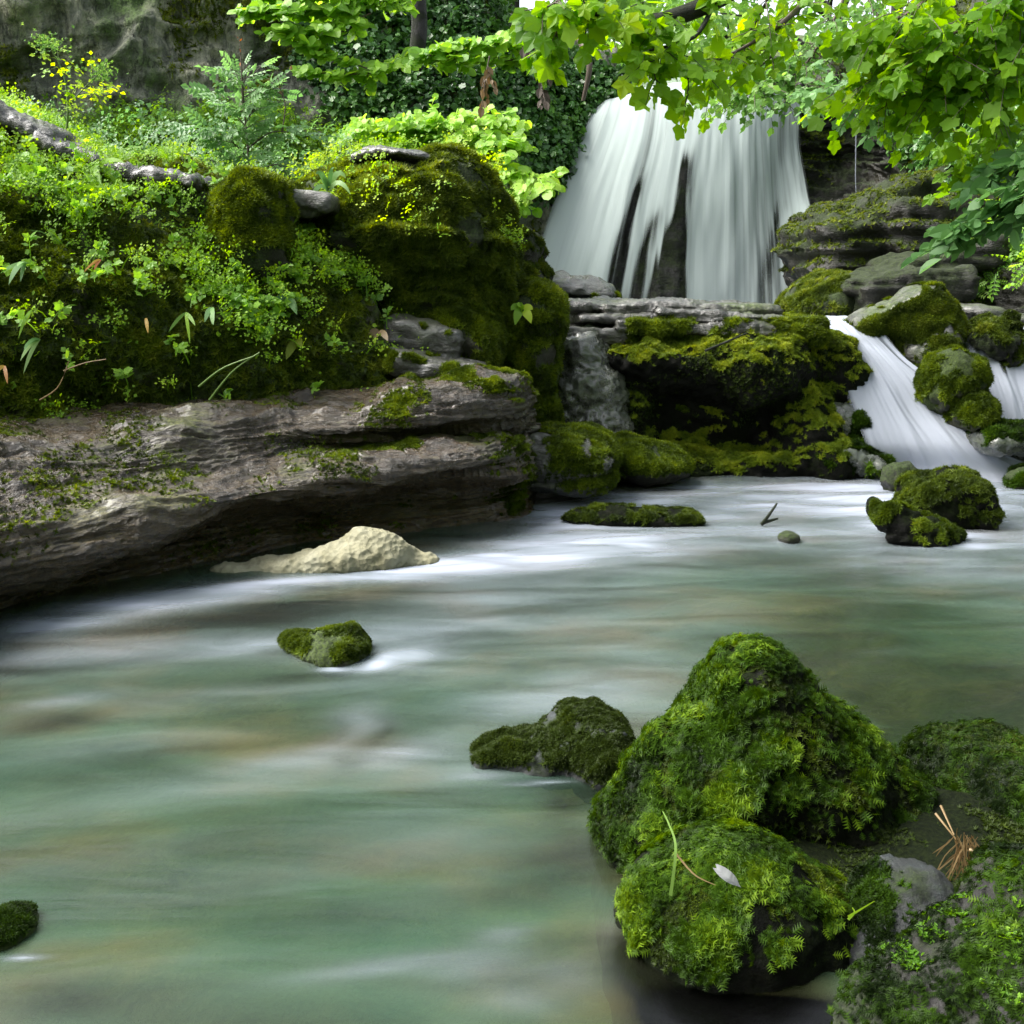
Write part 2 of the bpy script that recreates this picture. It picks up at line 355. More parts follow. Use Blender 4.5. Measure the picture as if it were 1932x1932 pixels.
M['syc'] = leaf_mat('sycamore_leaf', (.05, .14, .01), (.15, .3, .012), (.34, .44, .02), tr=.6, spec=.2, val=1.8)
M['far'] = leaf_mat('pale_leaf', (.07, .17, .04), (.15, .3, .06), (.28, .42, .1), tr=.55)
M['ivy'] = leaf_mat('ivy_leaf', (.02, .06, .012), (.05, .14, .025), (.12, .24, .045), tr=.25, rough=.3)
M['lime_leaf'] = leaf_mat('spring_leaf', (.1, .24, .03), (.24, .42, .05), (.38, .54, .09), tr=.5, val=1.8)
M['stem'] = leaf_mat('green_stem', (.09, .16, .03), (.12, .2, .04), tr=.2)
M['straw'] = leaf_mat('dry_straw', (.1, .065, .025), (.22, .15, .07), (.3, .22, .12), tr=.2)
M['yellow'] = leaf_mat('yellow_leaf', (.3, .2, .02), (.42, .25, .03), (.3, .09, .02), tr=.4)
M['twig'] = leaf_mat('dead_twig', (.06, .045, .035), (.11, .085, .065), tr=.0, rough=.7)
M['feather'] = leaf_mat('grey_feather', (.25, .25, .27), (.42, .42, .44), tr=.3)

def water_mat():
    """milky stream water: clear tint to the bed, suspended milk, foam where the attribute says, smooth gloss on top"""
    m, nt, out, nd, ln = nmat('stream_water')
    g = nd('ShaderNodeNewGeometry'); mp = nd('ShaderNodeMapping'); mp.inputs['Rotation'].default_value = (0, 0, math.radians(-17)); mp.inputs['Scale'].default_value = (1.0, 3.6, 1)
    ln(g.outputs['Position'], mp.inputs[0])
    n1 = nd('ShaderNodeTexNoise', i_Scale=1.5, i_Detail=4., i_Roughness=.5); ln(mp.outputs[0], n1.inputs[0])
    n1.inputs['Distortion'].default_value = .5
    fo = nd('ShaderNodeAttribute', attribute_name='foam'); cl = nd('ShaderNodeAttribute', attribute_name='clear')
    sh = nd('ShaderNodeMapRange'); sh.inputs[1].default_value = .32; sh.inputs[2].default_value = .66; sh.inputs[3].default_value = .62; sh.inputs[4].default_value = 1.1; ln(n1.outputs[0], sh.inputs[0])
    f = nd('ShaderNodeMath', operation='MULTIPLY', use_clamp=True); ln(fo.outputs['Fac'], f.inputs[0]); ln(sh.outputs[0], f.inputs[1])
    mk = nd('ShaderNodeMapRange'); mk.inputs[1].default_value = .3; mk.inputs[2].default_value = .7; mk.inputs[3].default_value = .2; mk.inputs[4].default_value = .55; ln(n1.outputs[0], mk.inputs[0])
    m2 = nd('ShaderNodeMath', operation='SUBTRACT', use_clamp=True); ln(mk.outputs[0], m2.inputs[0]); ln(cl.outputs['Fac'], m2.inputs[1])
    m3 = nd('ShaderNodeMath', operation='MAXIMUM', use_clamp=True); ln(m2.outputs[0], m3.inputs[0]); ln(f.outputs[0], m3.inputs[1])
    mp5 = nd('ShaderNodeMapping'); mp5.inputs['Rotation'].default_value = (0, 0, math.radians(-17)); mp5.inputs['Scale'].default_value = (1.1, 1.7, 1); ln(g.outputs['Position'], mp5.inputs[0])
    n5 = nd('ShaderNodeTexNoise', i_Scale=1.3, i_Detail=4.); ln(mp5.outputs[0], n5.inputs[0])
    r5 = ramp(nd, [(.36, (.035, .084, .05)), (.5, (.052, .096, .054)), (.7, (.112, .1, .036))]); ln(n5.outputs[0], r5.inputs[0])
    co_ = nd('ShaderNodeMixRGB'); ln(r5.outputs[0], co_.inputs[1]); co_.inputs[2].default_value = c4((.29, .32, .39)); ln(f.outputs[0], co_.inputs[0])
    df = nd('ShaderNodeBsdfDiffuse'); ln(co_.outputs[0], df.inputs[0])
    tr = nd('ShaderNodeBsdfTransparent'); tr.inputs[0].default_value = c4((.46, .54, .38))
    mx = nd('ShaderNodeMixShader'); ln(m3.outputs[0], mx.inputs[0]); ln(tr.outputs[0], mx.inputs[1]); ln(df.outputs[0], mx.inputs[2])
    gl = nd('ShaderNodeBsdfGlossy'); gl.inputs['Roughness'].default_value = .26; gl.inputs[0].default_value = c4((1, 1, 1))
    bp = nd('ShaderNodeBump'); bp.inputs['Strength'].default_value = .15; bp.inputs['Distance'].default_value = .05; ln(n1.outputs[0], bp.inputs['Height']); ln(bp.outputs[0], gl.inputs['Normal'])
    fr = nd('ShaderNodeFresnel'); fr.inputs[0].default_value = 1.33; ln(bp.outputs[0], fr.inputs['Normal'])
    mg = nd('ShaderNodeMixShader'); ln(fr.outputs[0], mg.inputs[0]); ln(mx.outputs[0], mg.inputs[1]); ln(gl.outputs[0], mg.inputs[2])
    ln(mg.outputs[0], out.inputs[0])
    return m
def fall_mat(name, fx, fy, lo=.3, hi=.62, base=.0, det=5., col=(.5, .57, .55)):
    """falling water: threads along the flow, thinner where the cover attribute is low"""
    m, nt, out, nd, ln = nmat(name)
    fl = nd('ShaderNodeAttribute', attribute_name='flow'); mp = nd('ShaderNodeMapping'); mp.inputs['Scale'].default_value = (fx, fy, 1); ln(fl.outputs['Vector'], mp.inputs[0])
    n1 = nd('ShaderNodeTexNoise', i_Scale=1., i_Detail=det, i_Roughness=.55); ln(mp.outputs[0], n1.inputs[0])
    n2 = nd('ShaderNodeTexNoise', i_Scale=.3, i_Detail=2.); ln(mp.outputs[0], n2.inputs[0])
    av = nd('ShaderNodeMath', operation='MULTIPLY_ADD'); ln(n2.outputs[0], av.inputs[0]); av.inputs[1].default_value = .5
    hf = nd('ShaderNodeMath', operation='MULTIPLY'); ln(n1.outputs[0], hf.inputs[0]); hf.inputs[1].default_value = .5; ln(hf.outputs[0], av.inputs[2])
    mr = nd('ShaderNodeMapRange'); mr.inputs[1].default_value = lo; mr.inputs[2].default_value = hi; mr.inputs[3].default_value = base; ln(av.outputs[0], mr.inputs[0])
    cv = nd('ShaderNodeAttribute', attribute_name='cover')
    # cover 1: solid sheet; below .5 only the strongest threads stay
    c2 = nd('ShaderNodeMath', operation='MULTIPLY_ADD'); ln(cv.outputs['Fac'], c2.inputs[0]); c2.inputs[1].default_value = 2.; c2.inputs[2].default_value = -1.
    s = nd('ShaderNodeMath', operation='ADD'); ln(mr.outputs[0], s.inputs[0]); ln(c2.outputs[0], s.inputs[1])
    s2 = nd('ShaderNodeMapRange', interpolation_type='SMOOTHSTEP'); s2.inputs[1].default_value = 0; s2.inputs[2].default_value = 1.3; s2.inputs[4].default_value = .97; ln(s.outputs[0], s2.inputs[0])
    df = nd('ShaderNodeBsdfDiffuse'); df.inputs[0].default_value = c4(col); tl = nd('ShaderNodeBsdfTranslucent'); tl.inputs[0].default_value = c4(col)
    w = nd('ShaderNodeMixShader'); w.inputs[0].default_value = .3; ln(df.outputs[0], w.inputs[1]); ln(tl.outputs[0], w.inputs[2])
    tr = nd('ShaderNodeBsdfTransparent'); mx = nd('ShaderNodeMixShader'); ln(s2.outputs[0], mx.inputs[0]); ln(tr.outputs[0], mx.inputs[1]); ln(w.outputs[0], mx.inputs[2])
    bp = nd('ShaderNodeBump'); bp.inputs['Strength'].default_value = .1; bp.inputs['Distance'].default_value = .08; ln(av.outputs[0], bp.inputs['Height']); ln(bp.outputs[0], df.inputs['Normal'])
    ln(mx.outputs[0], out.inputs[0])
    return m
M['water'] = water_mat()
M['fall'] = fall_mat('waterfall_water', 9., .22, lo=.33, hi=.63, base=.05)
M['cascade'] = fall_mat('cascade_water', 2.4, .45, lo=.2, hi=.6, base=.45, det=2., col=(.38, .41, .48))
def foam_mat():
    m, nt, out, nd, ln = nmat('cream_foam')
    g = nd('ShaderNodeNewGeometry'); v = nd('ShaderNodeTexVoronoi', i_Scale=38.); ln(g.outputs['Position'], v.inputs[0])
    n = nd('ShaderNodeTexNoise', i_Scale=9., i_Detail=5.); ln(g.outputs['Position'], n.inputs[0])
    r = ramp(nd, [(.3, (.155, .145, .08)), (.7, (.24, .232, .16))]); ln(n.outputs[0], r.inputs[0])
    p = nd('ShaderNodeBsdfPrincipled'); p.inputs['Roughness'].default_value = .85; ln(r.outputs[0], p.inputs['Base Color'])
    b = nd('ShaderNodeBump'); b.inputs['Strength'].default_value = .45; b.inputs['Distance'].default_value = .02; ln(v.outputs[0], b.inputs['Height']); ln(b.outputs[0], p.inputs['Normal'])
    ln(p.outputs[0], out.inputs[0]); return m
M['foam'] = foam_mat()
# ------------------------------------------------------------------ moss
CAM = np.array((0, 0, H))
def moss(parent, V, F, n, T, size, mat, up=(-.3, .4), fr=4., thr=(-.35, .15), zmin=.015, droop=.35, out=.55, name='moss', bright=.35, keep=None, seed=0.):
    off = np.array((seed*3.7, seed*1.9, seed*5.1))
    def wt(c, nn):
        w = sst(up[0], up[1], nn[:, 2]+.25*fbm(c+off, fr*1.7, 2))*sst(thr[0], thr[1], fbm(c+off, fr, 3))*sst(zmin-.01, zmin+.03, c[:, 2])
        w = w*(((CAM-c)*nn).sum(1)/np.linalg.norm(CAM-c, axis=1) > -.35)
        return w if keep is None else w*keep(c, nn)
    p, nn = sample(V, F, n, wt)
    if not len(p): return None
    r = rng.normal(size=p.shape); tang = unit(r-(r*nn).sum(1)[:, None]*nn)
    cl = fbm(p+off, 9., 2)
    y = nn*(out+.25*rng.random((len(p), 1)))+tang*.8+np.array((0, 0, -droop))
    s = size*(.55+.8*rng.random(len(p)))*(1+.35*cl)
    tint = np.clip(bright+.6*cl+.4*rng.random(len(p))-.2, 0, 1)
    Vm, Fm, A = place(T[0], T[1], p, y, nn, s, tint)
    return mesh(name, Vm, Fm, mat, parent, False, {'tint': A})
def rock(name, label, prims, h=.02, mat='soil', cat_='rock', group=None, mosses=(), kind=None, **kw):
    V, F = rock_geo(prims, h, **kw)
    o = mesh(name, V, F, M[mat]); tag(o, label, cat_, group, kind)
    for ms in mosses:
        moss(o, V, F, **ms)
    return o, V, F

# ------------------------------------------------------------------ terrain
def grid(xs, ys, zf):
    X, Y = np.meshgrid(xs, ys); p = np.stack([X.ravel(), Y.ravel(), np.zeros(X.size)], 1); p[:, 2] = zf(p)
    i = np.arange(X.size).reshape(len(ys), len(xs))
    return p, np.stack([i[:-1, :-1], i[:-1, 1:], i[1:, 1:], i[1:, :-1]], -1).reshape(-1, 4)
def bedz(p):
    x, y = p[:, 0], p[:, 1]; q = p*np.array((1, 1, 0))
    low = -.3+.11*fbm(q, .8, 2)+.05*np.abs(pn(q*3.5))+.018*fbm(q, 9, 2)
    low = low+.2*sst(1.3, 3.2, x)*sst(4.5, 2.6, y)*sst(2.0, 2.6, y)            # shelves up beside the near boulders
    low = low+.13*np.exp(-(((x-2.0)/.8)**2+((y-2.9)/.5)**2))
    top = .86+.05*fbm(q, 1.5, 3)
    s = sst(6.75, 7.45, y+.15*pn(q*1.3))
    z = low*(1-s)+top*s
    z = z-.12*sst(.2, .5, x)*sst(2.5, 2.1, y)
    z = z+1.3*sst(-3.0, -5.5, x)*sst(4.5, 6, y)+2.2*sst(4.2, 7, x)
    return z
xs = np.concatenate([np.linspace(-14, -5, 24)[:-1], np.linspace(-5, 6, 330), np.linspace(6, 14, 20)[1:]])
ys = np.concatenate([np.linspace(-4, .8, 20)[:-1], np.linspace(.8, 8, 260), np.linspace(8, 15, 60)[1:]])
V, F = grid(xs, ys, bedz)
tag(mesh('stream_bed', V, F, M['bed']), 'stony stream bed seen through the milky green water', None, None, 'structure')
V, F = grid(np.linspace(-120, 120, 60), np.linspace(-90, 160, 60), lambda p: -1.2+0*p[:, 0])
tag(mesh('ground', V, F, M['earth']), 'woodland ground around the stream', None, None, 'structure')
def hillz(p):
    x, y = p[:, 0], p[:, 1]
    return 3.35+.18*(y-14)*sst(14, 40, y)+.35*fbm(p*np.array((1, 1, 0)), .35, 3)+1.8*sst(1.5, -4, x)+1.8*sst(5, 9, x)-1.5*sst(14.6, 13.4, y)
V, F = grid(np.linspace(-30, 34, 110), np.concatenate([np.linspace(13.6, 20, 50), np.linspace(20.5, 70, 50)]), hillz)
tag(mesh('hillside', V, F, M['earth']), 'wooded hillside above the waterfall', None, None, 'structure')

def bankz(p):  # unseen bank, added to block sky light from behind the camera
    x, y = p[:, 0], p[:, 1]
    return -.9+(1.6*sst(1.8, 4.5, x)+6*sst(4, 13, x))*sst(6.5, 3.0, y)+(1.0*sst(.2, -1.2, y)+5*sst(-2, -9, y))+.3*fbm(p*np.array((1, 1, 0)), .7, 3)
V, F = grid(np.linspace(-24, 24, 120), np.linspace(-24, 7, 90), bankz)
tag(mesh('unseen_shade_bank', V, F, M['earth']), 'unseen bank added behind the camera and to the right to shade the rocks', None, None, 'structure')
# ------------------------------------------------------------------ main pool water with foam fields
xs = np.concatenate([np.linspace(-9, -3.2, 20)[:-1], np.linspace(-3.2, 4.4, 420), np.linspace(4.4, 9, 16)[1:]])
ys = np.concatenate([np.linspace(-3, .9, 14)[:-1], np.linspace(.9, 7.35, 400)])
V, F = grid(xs, ys, lambda p: 0*p[:, 0])
q = V*np.array((1, 1, 0)); cR, sR = math.cos(math.radians(17)), math.sin(math.radians(17))
fl_ = np.stack([(V[:, 0]*cR+V[:, 1]*sR)*.9, (-V[:, 0]*sR+V[:, 1]*cR)*3., 0*V[:, 0]], 1)
# blobs (u, v, half width px, half height px, strength): foam laid on the water where it gathers
FOAM = [(1050, 1470, 70, 5, .9), (625, 1251, 50, 6, .9), (712, 1240, 34, 12, .8), (35, 1786, 40, 5, .9), (1475, 1020, 30, 6, .6), (1790, 1008, 50, 8, .5), (1810, 1030, 60, 8, .6), (1660, 990, 50, 8, .6), (930, 1455, 60, 8, .35), (1430, 925, 480, 30, .75), (1760, 900, 220, 45, 1.), (1780, 960, 260, 60, .8), (1480, 960, 330, 30, .55), (1120, 960, 130, 22, .9), (1040, 975, 90, 30, .9),
        (1000, 1040, 240, 34, .8), (1180, 1035, 200, 30, .55), (870, 1065, 180, 22, .9), (1350, 1010, 350, 28, .6), (1750, 1050, 320, 40, .5),
        (620, 1088, 230, 12, .95), (760, 1065, 60, 14, .9), (330, 1130, 170, 20, .85), (160, 1165, 210, 26, .85), (20, 1195, 130, 22, .8), (480, 1105, 160, 14, .7),
        (300, 1225, 320, 26, .55), (60, 1240, 150, 24, .55), (640, 1205, 260, 20, .5), (760, 1232, 110, 26, .75), (1000, 1180, 380, 60, .34), (1150, 1290, 260, 70, .42), (950, 1130, 300, 30, .4),
        (480, 1300, 260, 24, .4), (110, 1320, 130, 24, .42), (660, 1360, 70, 50, .65), (780, 1408, 110, 28, .6), (560, 1420, 200, 34, .4), (200, 1400, 200, 30, .32),
        (900, 1440, 260, 40, .28), (1000, 1330, 200, 40, .34), (400, 1480, 260, 40, .22), (800, 1580, 300, 60, .15),
        (740, 1832, 190, 26, .5), (900, 1850, 110, 40, .45), (900, 1775, 60, 18, .42), (1060, 1860, 90, 26, .35), (1130, 1780, 60, 40, .2), (960, 1900, 90, 30, .3)]
CLEAR_REFLECT = [(1500, 1905, 130, 70, .7), (1700, 1230, 320, 120, .3), (300, 1600, 300, 60, .12), (1000, 1600, 120, 60, .15), (1720, 1300, 260, 90, .3), (1800, 1370, 220, 60, .4), (1250, 1800, 110, 160, .55), (1320, 1880, 160, 80, .55), (1060, 1530, 60, 70, .2), (350, 1175, 190, 14, .5), (560, 1150, 250, 20, .42), (80, 1365, 120, 16, .4), (870, 1085, 130, 12, .35),  # thinner milk; patches at right paint in dark tree reflections
         (690, 1400, 34, 40, .4), (140, 1880, 220, 60, .22), (1500, 1060, 240, 14, .2), (1180, 1480, 110, 30, .3), (620, 1262, 170, 12, .3), (200, 1250, 200, 12, .25)]
def field(L):
    wp = 0.12*np.stack([fbm(fl_, .8, 2), fbm(fl_+9, .8, 2)*.5, 0*V[:, 0]], 1)
    p = V+wp; f = np.zeros(len(V))
    for u, v, ru, rv, s in L:
        rv = rv*(1.4 if 24 > rv > 9 or (rv > 9 and v < 1300) else 1.); c = W(u, v); rx = abs(W(u+ru, v)[0]-c[0]); ry = abs(W(u, v+rv)[1]-W(u, v-rv)[1])/2
        sl = .30 if u < 1100 and v < 1450 else .12
        dx = p[:, 0]-c[0]; dy = p[:, 1]-c[1]-sl*dx*(1 if ru > 60 else 0)
        d = (dx/rx)**2+(dy/ry)**2
        f = f+s*(.78 if L is FOAM and v > 1070 and ru > 60 else .9 if L is FOAM else 1)*np.exp(-d*1.4)*(1-np.minimum(f, .9)*.6)
    return f
foam = field(FOAM)+.05*sst(.0, .6, fbm(fl_, 1.4, 3)); clear = field(CLEAR_REFLECT)
V[:, 2] = .012*foam*fbm(fl_, 2., 2)+.006*fbm(fl_, 1.1, 2)
tag(mesh('water', V, F, M['water'], None, True, {'foam': foam, 'clear': clear}), 'milky green stream water with white foam streaks', None, None, 'structure')
V, F = grid(np.linspace(-1, 9, 60), np.linspace(7.75, 13.4, 50), lambda p: .975+0*p[:, 0])
f2 = .35+.25*fbm(V, 1.5, 2)+.6*sst(11.5, 12.6, V[:, 1])
tag(mesh('upper_pool_water', V, F, M['water'], None, True, {'foam': f2, 'clear': 0*f2}), 'shallow pool between the waterfall and the cascades', None, None, 'structure')

# ------------------------------------------------------------------ left ledge of brown limestone
def wl(u, v): return W(u, v)[1]
cols = [  # u, waterline v, then (v, dY) from the recess up to the top and back
 (-330, 1330, [(1290, .05), (1240, -.03), (1215, -.08), (1120, -.03), (1040, .08), (960, .18), (900, .25), (860, .42), (850, .95), (980, 1.3)]),
 (-150, 1235, [(1190, .05), (1150, -.03), (1130, -.08), (1050, -.03), (980, .08), (910, .18), (865, .25), (835, .42), (828, .95), (960, 1.3)]),
 (0, 1172, [(1135, .08), (1108, .0), (1090, -.06), (1020, -.02), (950, .10), (890, .20), (850, .28), (822, .42), (815, .95), (950, 1.3)]),
 (200, 1122, [(1085, .10), (1055, .04), (1035, -.06), (975, -.02), (915, .12), (868, .18), (830, .26), (797, .40), (790, .95), (930, 1.3)]),
 (400, 1082, [(1040, .14), (995, .10), (965, -.04), (930, .0), (890, .10), (850, .16), (805, .22), (764, .36), (760, .9), (900, 1.3)]),
 (560, 1050, [(1010, .18), (960, .14), (928, -.02), (905, .0), (878, .10), (842, .18), (800, .20), (762, .34), (758, .85), (880, 1.25)]),
 (700, 1032, [(990, .20), (935, .16), (905, -.02), (882, .0), (858, .12), (838, .24), (800, .16), (756, .32), (752, .8), (860, 1.2)]),
 (820, 1018, [(975, .20), (920, .14), (890, -.03), (862, .0), (835, .14), (822, .30), (790, .14), (732, .28), (728, .75), (840, 1.15)]),
 (920, 1003, [(965, .18), (915, .10), (885, -.04), (850, .0), (828, .16), (815, .32), (785, .14), (722, .26), (718, .7), (820, 1.1)]),
 (985, 985, [(955, .16), (915, .10), (885, .0), (855, .05), (832, .2), (815, .38), (782, .22), (726, .32), (724, .7), (820, 1.1)]),
 (1004, 975, [(950, .45), (915, .42), (890, .40), (868, .42), (845, .5), (815, .6), (785, .55), (750, .55), (745, .8), (820, 1.1)]),
]
nrow = len(cols[0][2])+1; ctrl = []
for r in range(-1, nrow-1):
    row = []
    for u, vw, L in cols:
        Y0 = wl(u, vw)
        if r < 0: q_ = W(u, vw); q_[2] = -.25; q_[1] += .05
        else: q_ = P(u, L[r][0], Y0+L[r][1]*((1.75 if u <= 560 else 1.3) if 3 <= r <= 7 and L[r][1] > 0 and u < 980 else 1)+(.10 if r == 0 else .16 if r == 1 else 0))
        row.append(q_)
    ctrl.append(row)
V, F = patch(ctrl, 300, 520)
N = normals(V, F)
w_ = V[:, 2]+.06*(V[:, 0]*.3); st = np.stack([V[:, 0]*1.1, V[:, 1]*1.1, V[:, 2]*17+.55*fbm(V, 1.2, 2)], 1)
d = .05*fbm(V, 2.2, 3)+.018*ridged(st, 1., 3)+.008*fbm(st, 3., 3)+.006*fbm(V*np.array((1, 1, 3)), 26, 2)
saw = (V[:, 2]*10+.55*fbm(V, 1.1, 2)+.25*V[:, 0]) % 1.; saw2 = (V[:, 2]*27+.8*fbm(V+5, 1.5, 2)) % 1.
d += (.016+.02*sst(-1.1, -.2, V[:, 0]))*(saw-.5)*sst(-.6, .5, fbm(V+3, 1.2, 2))+.009*(saw2-.5)+.008*ridged(V*np.array((1.5, 1.5, 1)), 5., 2)
V = V+N*d[:, None]
LEDGE = mesh('limestone_ledge', V, F, M['ledge']); tag(LEDGE, 'long brown layered limestone ledge overhanging the water below the fern bank', 'rock ledge')
LV, LF = V, F
right = lambda c, n: .05+.95*sst(-.9, .2, c[:, 0])
moss(LEDGE, V, F, 26000, TUFT, .016, M['moss_gold'], up=(.0, .5), fr=3., thr=(-.1, .4), droop=.1, bright=.25, keep=right)

# ------------------------------------------------------------------ the planted bank on the left
bank = [
 (-420, [(900, 4.0), (700, 4.0), (560, 4.2), (380, 4.5), (240, 4.9), (190, 5.4), (200, 6.8), (260, 9.5)]),
 (-200, [(900, 4.25), (700, 4.25), (560, 4.4), (390, 4.7), (250, 5.05), (200, 5.5), (210, 6.8), (270, 9.5)]),
 (0, [(900, 4.5), (700, 4.5), (560, 4.6), (400, 4.85), (275, 5.15), (222, 5.6), (230, 6.8), (290, 9.5)]),
 (110, [(890, 4.6), (700, 4.6), (545, 4.65), (430, 4.95), (325, 5.25), (275, 5.65), (270, 6.8), (320, 9.5)]),
 (210, [(880, 4.7), (700, 4.75), (540, 4.8), (455, 5.05), (385, 5.3), (335, 5.7), (325, 6.9), (350, 9.5)]),
 (320, [(870, 4.85), (700, 4.92), (550, 5.0), (470, 5.2), (400, 5.4), (352, 5.75), (340, 7.0), (360, 9.5)]),
 (430, [(860, 5.0), (700, 5.1), (570, 5.15), (480, 5.35), (420, 5.5), (365, 5.8), (350, 7.0), (370, 9.5)]),
 (560, [(840, 5.2), (720, 5.3), (610, 5.4), (520, 5.5), (450, 5.7), (395, 6.0), (380, 7.0), (390, 9.5)]),
 (660, [(830, 5.3), (740, 5.4), (650, 5.5), (585, 5.65), (535, 5.85), (490, 6.1), (460, 7.0), (440, 9.5)]),
 (750, [(815, 5.45), (750, 5.55), (690, 5.65), (640, 5.8), (610, 6.0), (590, 6.2), (560, 7.0), (500, 9.5)]),
 (850, [(805, 5.7), (775, 5.8), (745, 5.9), (725, 6.0), (712, 6.15), (700, 6.4), (660, 7.0), (560, 9.5)]),
 (960, [(810, 5.95), (800, 6.0), (790, 6.1), (780, 6.2), (775, 6.3), (770, 6.5), (740, 7.1), (600, 9.5)]),
]
ctrl = [[P(u, L[r][0], L[r][1]) for u, L in bank] for r in range(len(bank[0][1]))]
V, F = patch(ctrl, 230, 420)
BV, BF = roughen(V, F, [('f', 1.3, .10), ('f', 4., .06), ('r', 9., .02), ('f', 22., .012)])
BANK = mesh('mossy_bank', BV, BF, M['soil']); tag(BANK, 'steep mossy earth bank rising behind the brown ledge', None, None, 'structure')
moss(BANK, BV, BF, 110000, TUFT, .028, M['moss_dark'], up=(-1.2, -.5), fr=2.2, thr=(-.6, .1), droop=.25, bright=.55)
moss(BANK, BV, BF, 70000, TUFT2, .03, M['moss_gold'], up=(-.5, .2), fr=2.6, thr=(-.1, .35), droop=.2, bright=.2)

# ------------------------------------------------------------------ boulders and slabs
def ms(n, T, size, mat, **kw): return dict(n=n, T=T, size=size, mat=M[mat], **kw)
BOULD, GV, GF = rock('mossy_boulder', 'big rounded mossy boulder with a pale wet slab on its crown, right of the bank',
    [E(745, 478, 6.6, 185, 152, .72), E(840, 470, 6.5, 105, 150, .6), E(720, 372, 6.65, 105, 62, .5), E(800, 362, 6.65, 100, 46, .5), E(640, 420, 6.6, 85, 85, .5), E(850, 600, 6.5, 95, 110, .5), E(760, 610, 6.45, 110, 100, .45)],
    .026, 'dark', 'boulder', k=.12, amps=(('f', 1.6, .07), ('f', 5., .035), ('r', 12., .014), ('f', 30, .008)), strata=.05, sf=5., seed=1,
    mosses=[ms(56000, TUFT, .031, 'moss_dark', up=(-1.2, -.5), thr=(-.6, 0), fr=2.5, bright=.4), ms(24000, TUFT2, 0.0351, 'moss_gold', up=(.2, .75), thr=(-.5, .1), fr=2.5, bright=.4)])
rock('limestone_slab', 'thin pale wet slab lying on the crown of the big mossy boulder', [E(775, 306, 6.5, 78, 11, .42, roll=10), E(710, 304, 6.5, 46, 10, .34, roll=-8)], .012, 'lime', 'slab', k=.05, amps=(('f', 5, .012), ('r', 16, .008), ('f', 34, .004)), strata=.012, sf=20, seed=2)
rock('domed_rock', 'small domed mossy rock standing on the bank left of the big boulder', [E(480, 405, 5.55, 70, 66, .3), B(505, 352, 5.6, 40, 14, .22, .7, roll=12), E(470, 470, 5.5, 80, 80, .3)], .017, 'dark', 'rock', seed=3,
    mosses=[ms(14000, TUFT, 0.0270, 'moss_gold', up=(-.2, .5), thr=(-.6, 0.), bright=.3)])
rock('limestone_slab', 'flat wet slab wedged between the domed knob and the big boulder', [B(592, 385, 5.9, 45, 14, .3, .6, roll=6), B(575, 400, 5.85, 30, 12, .2, .6)], .014, 'lime', 'slab', seed=4, k=.03, amps=(('f', 4, .02), ('f', 14, .008)))
for u, v, ru, Y, lab in ((60, 244, 60, 5.5, 'thin pale rock edge at the far left top of the bank'), (165, 302, 70, 5.5, 'thin pale rock edge sloping down the bank top beside the strap leaves'), (290, 340, 90, 5.6, 'long flat pale rock edge along the bank top left of the domed knob')):
    rock('limestone_slab', lab, [B(u, v, Y, ru, 9, .22, .7, roll=24 if u < 250 else 6)], .013, 'lime', 'slab', seed=u*.01, k=.03, amps=(('f', 4, .03), ('r', 12, .018), ('f', 34, .007)))
# stepped wet slabs right of the bank
rock('limestone_step', 'wet silvery step with mossy edge, lowest of the stepped slabs behind the ledge end', [B(830, 695, 5.75, 85, 22, .28, .6, roll=10), B(760, 672, 5.8, 50, 14, .25, .6, roll=8)], .014, 'lime', 'rock', seed=6, k=.04, amps=(('f', 4, .025), ('f', 14, .01)), strata=.012, sf=18,
    mosses=[ms(4000, TUFT, 0.0230, 'moss_gold', up=(-.4, .2), thr=(-.1, .3), keep=lambda c, n: n[:, 2] < .75)])
rock('limestone_step', 'wet dark step with a silvery top, middle of the stepped slabs behind the ledge end', [B(800, 640, 6.0, 70, 32, .28, .6, roll=14), E(840, 665, 5.95, 30, 40, .2)], .014, 'lime', 'rock', seed=7, k=.05, amps=(('f', 4, .03), ('f', 14, .012)), strata=.012, sf=18,
    mosses=[ms(4000, TUFT, 0.0230, 'moss_gold', up=(-.4, .2), thr=(-.1, .3), keep=lambda c, n: n[:, 2] < .8)])
rock('mossy_boulder', 'mossy stepped boulder below the right foot of the big one', [E(860, 630, 6.2, 80, 60, .35, roll=18), E(905, 680, 6.15, 42, 85, .3), E(800, 590, 6.3, 55, 26, .3)], .018, 'dark', 'boulder', seed=8, amps=(('f', 3, .04), ('f', 10, .015)),
    mosses=[ms(15000, TUFT, 0.0284, 'moss_gold', up=(-.1, .6), thr=(-.5, .1), bright=.3), ms(6000, TUFT, 0.0270, 'moss_dark', up=(-.8, -.2))])
rock('mossy_boulder', 'tall mossy boulder beside the grey tufa runnel', [E(1005, 600, 6.6, 58, 62, .35), E(1000, 690, 6.6, 55, 120, .35), E(965, 760, 6.5, 60, 80, .3), E(1010, 780, 6.6, 50, 60, .3)], .02, 'dark', 'boulder', seed=9, amps=(('f', 3, .04), ('f', 10, .018)),
    mosses=[ms(16000, TUFT, 0.0297, 'moss_gold', up=(-.1, .6), thr=(-.5, .0), bright=.35), ms(9000, TUFT, 0.0270, 'moss_dark', up=(-.9, -.2))])
rock('dark_boulder', 'dark wet knobbly boulder behind the tall mossy one, at the left foot of the waterfall', [E(985, 480, 8.2, 38, 42, .35), E(990, 530, 8.1, 45, 40, .35), E(965, 500, 8.2, 40, 60, .3)], .024, 'wall', 'boulder', seed=10, amps=(('f', 3, .05), ('f', 9, .03)),
    mosses=[ms(4000, TUFT, 0.0297, 'moss_dark', up=(.0, .6))])
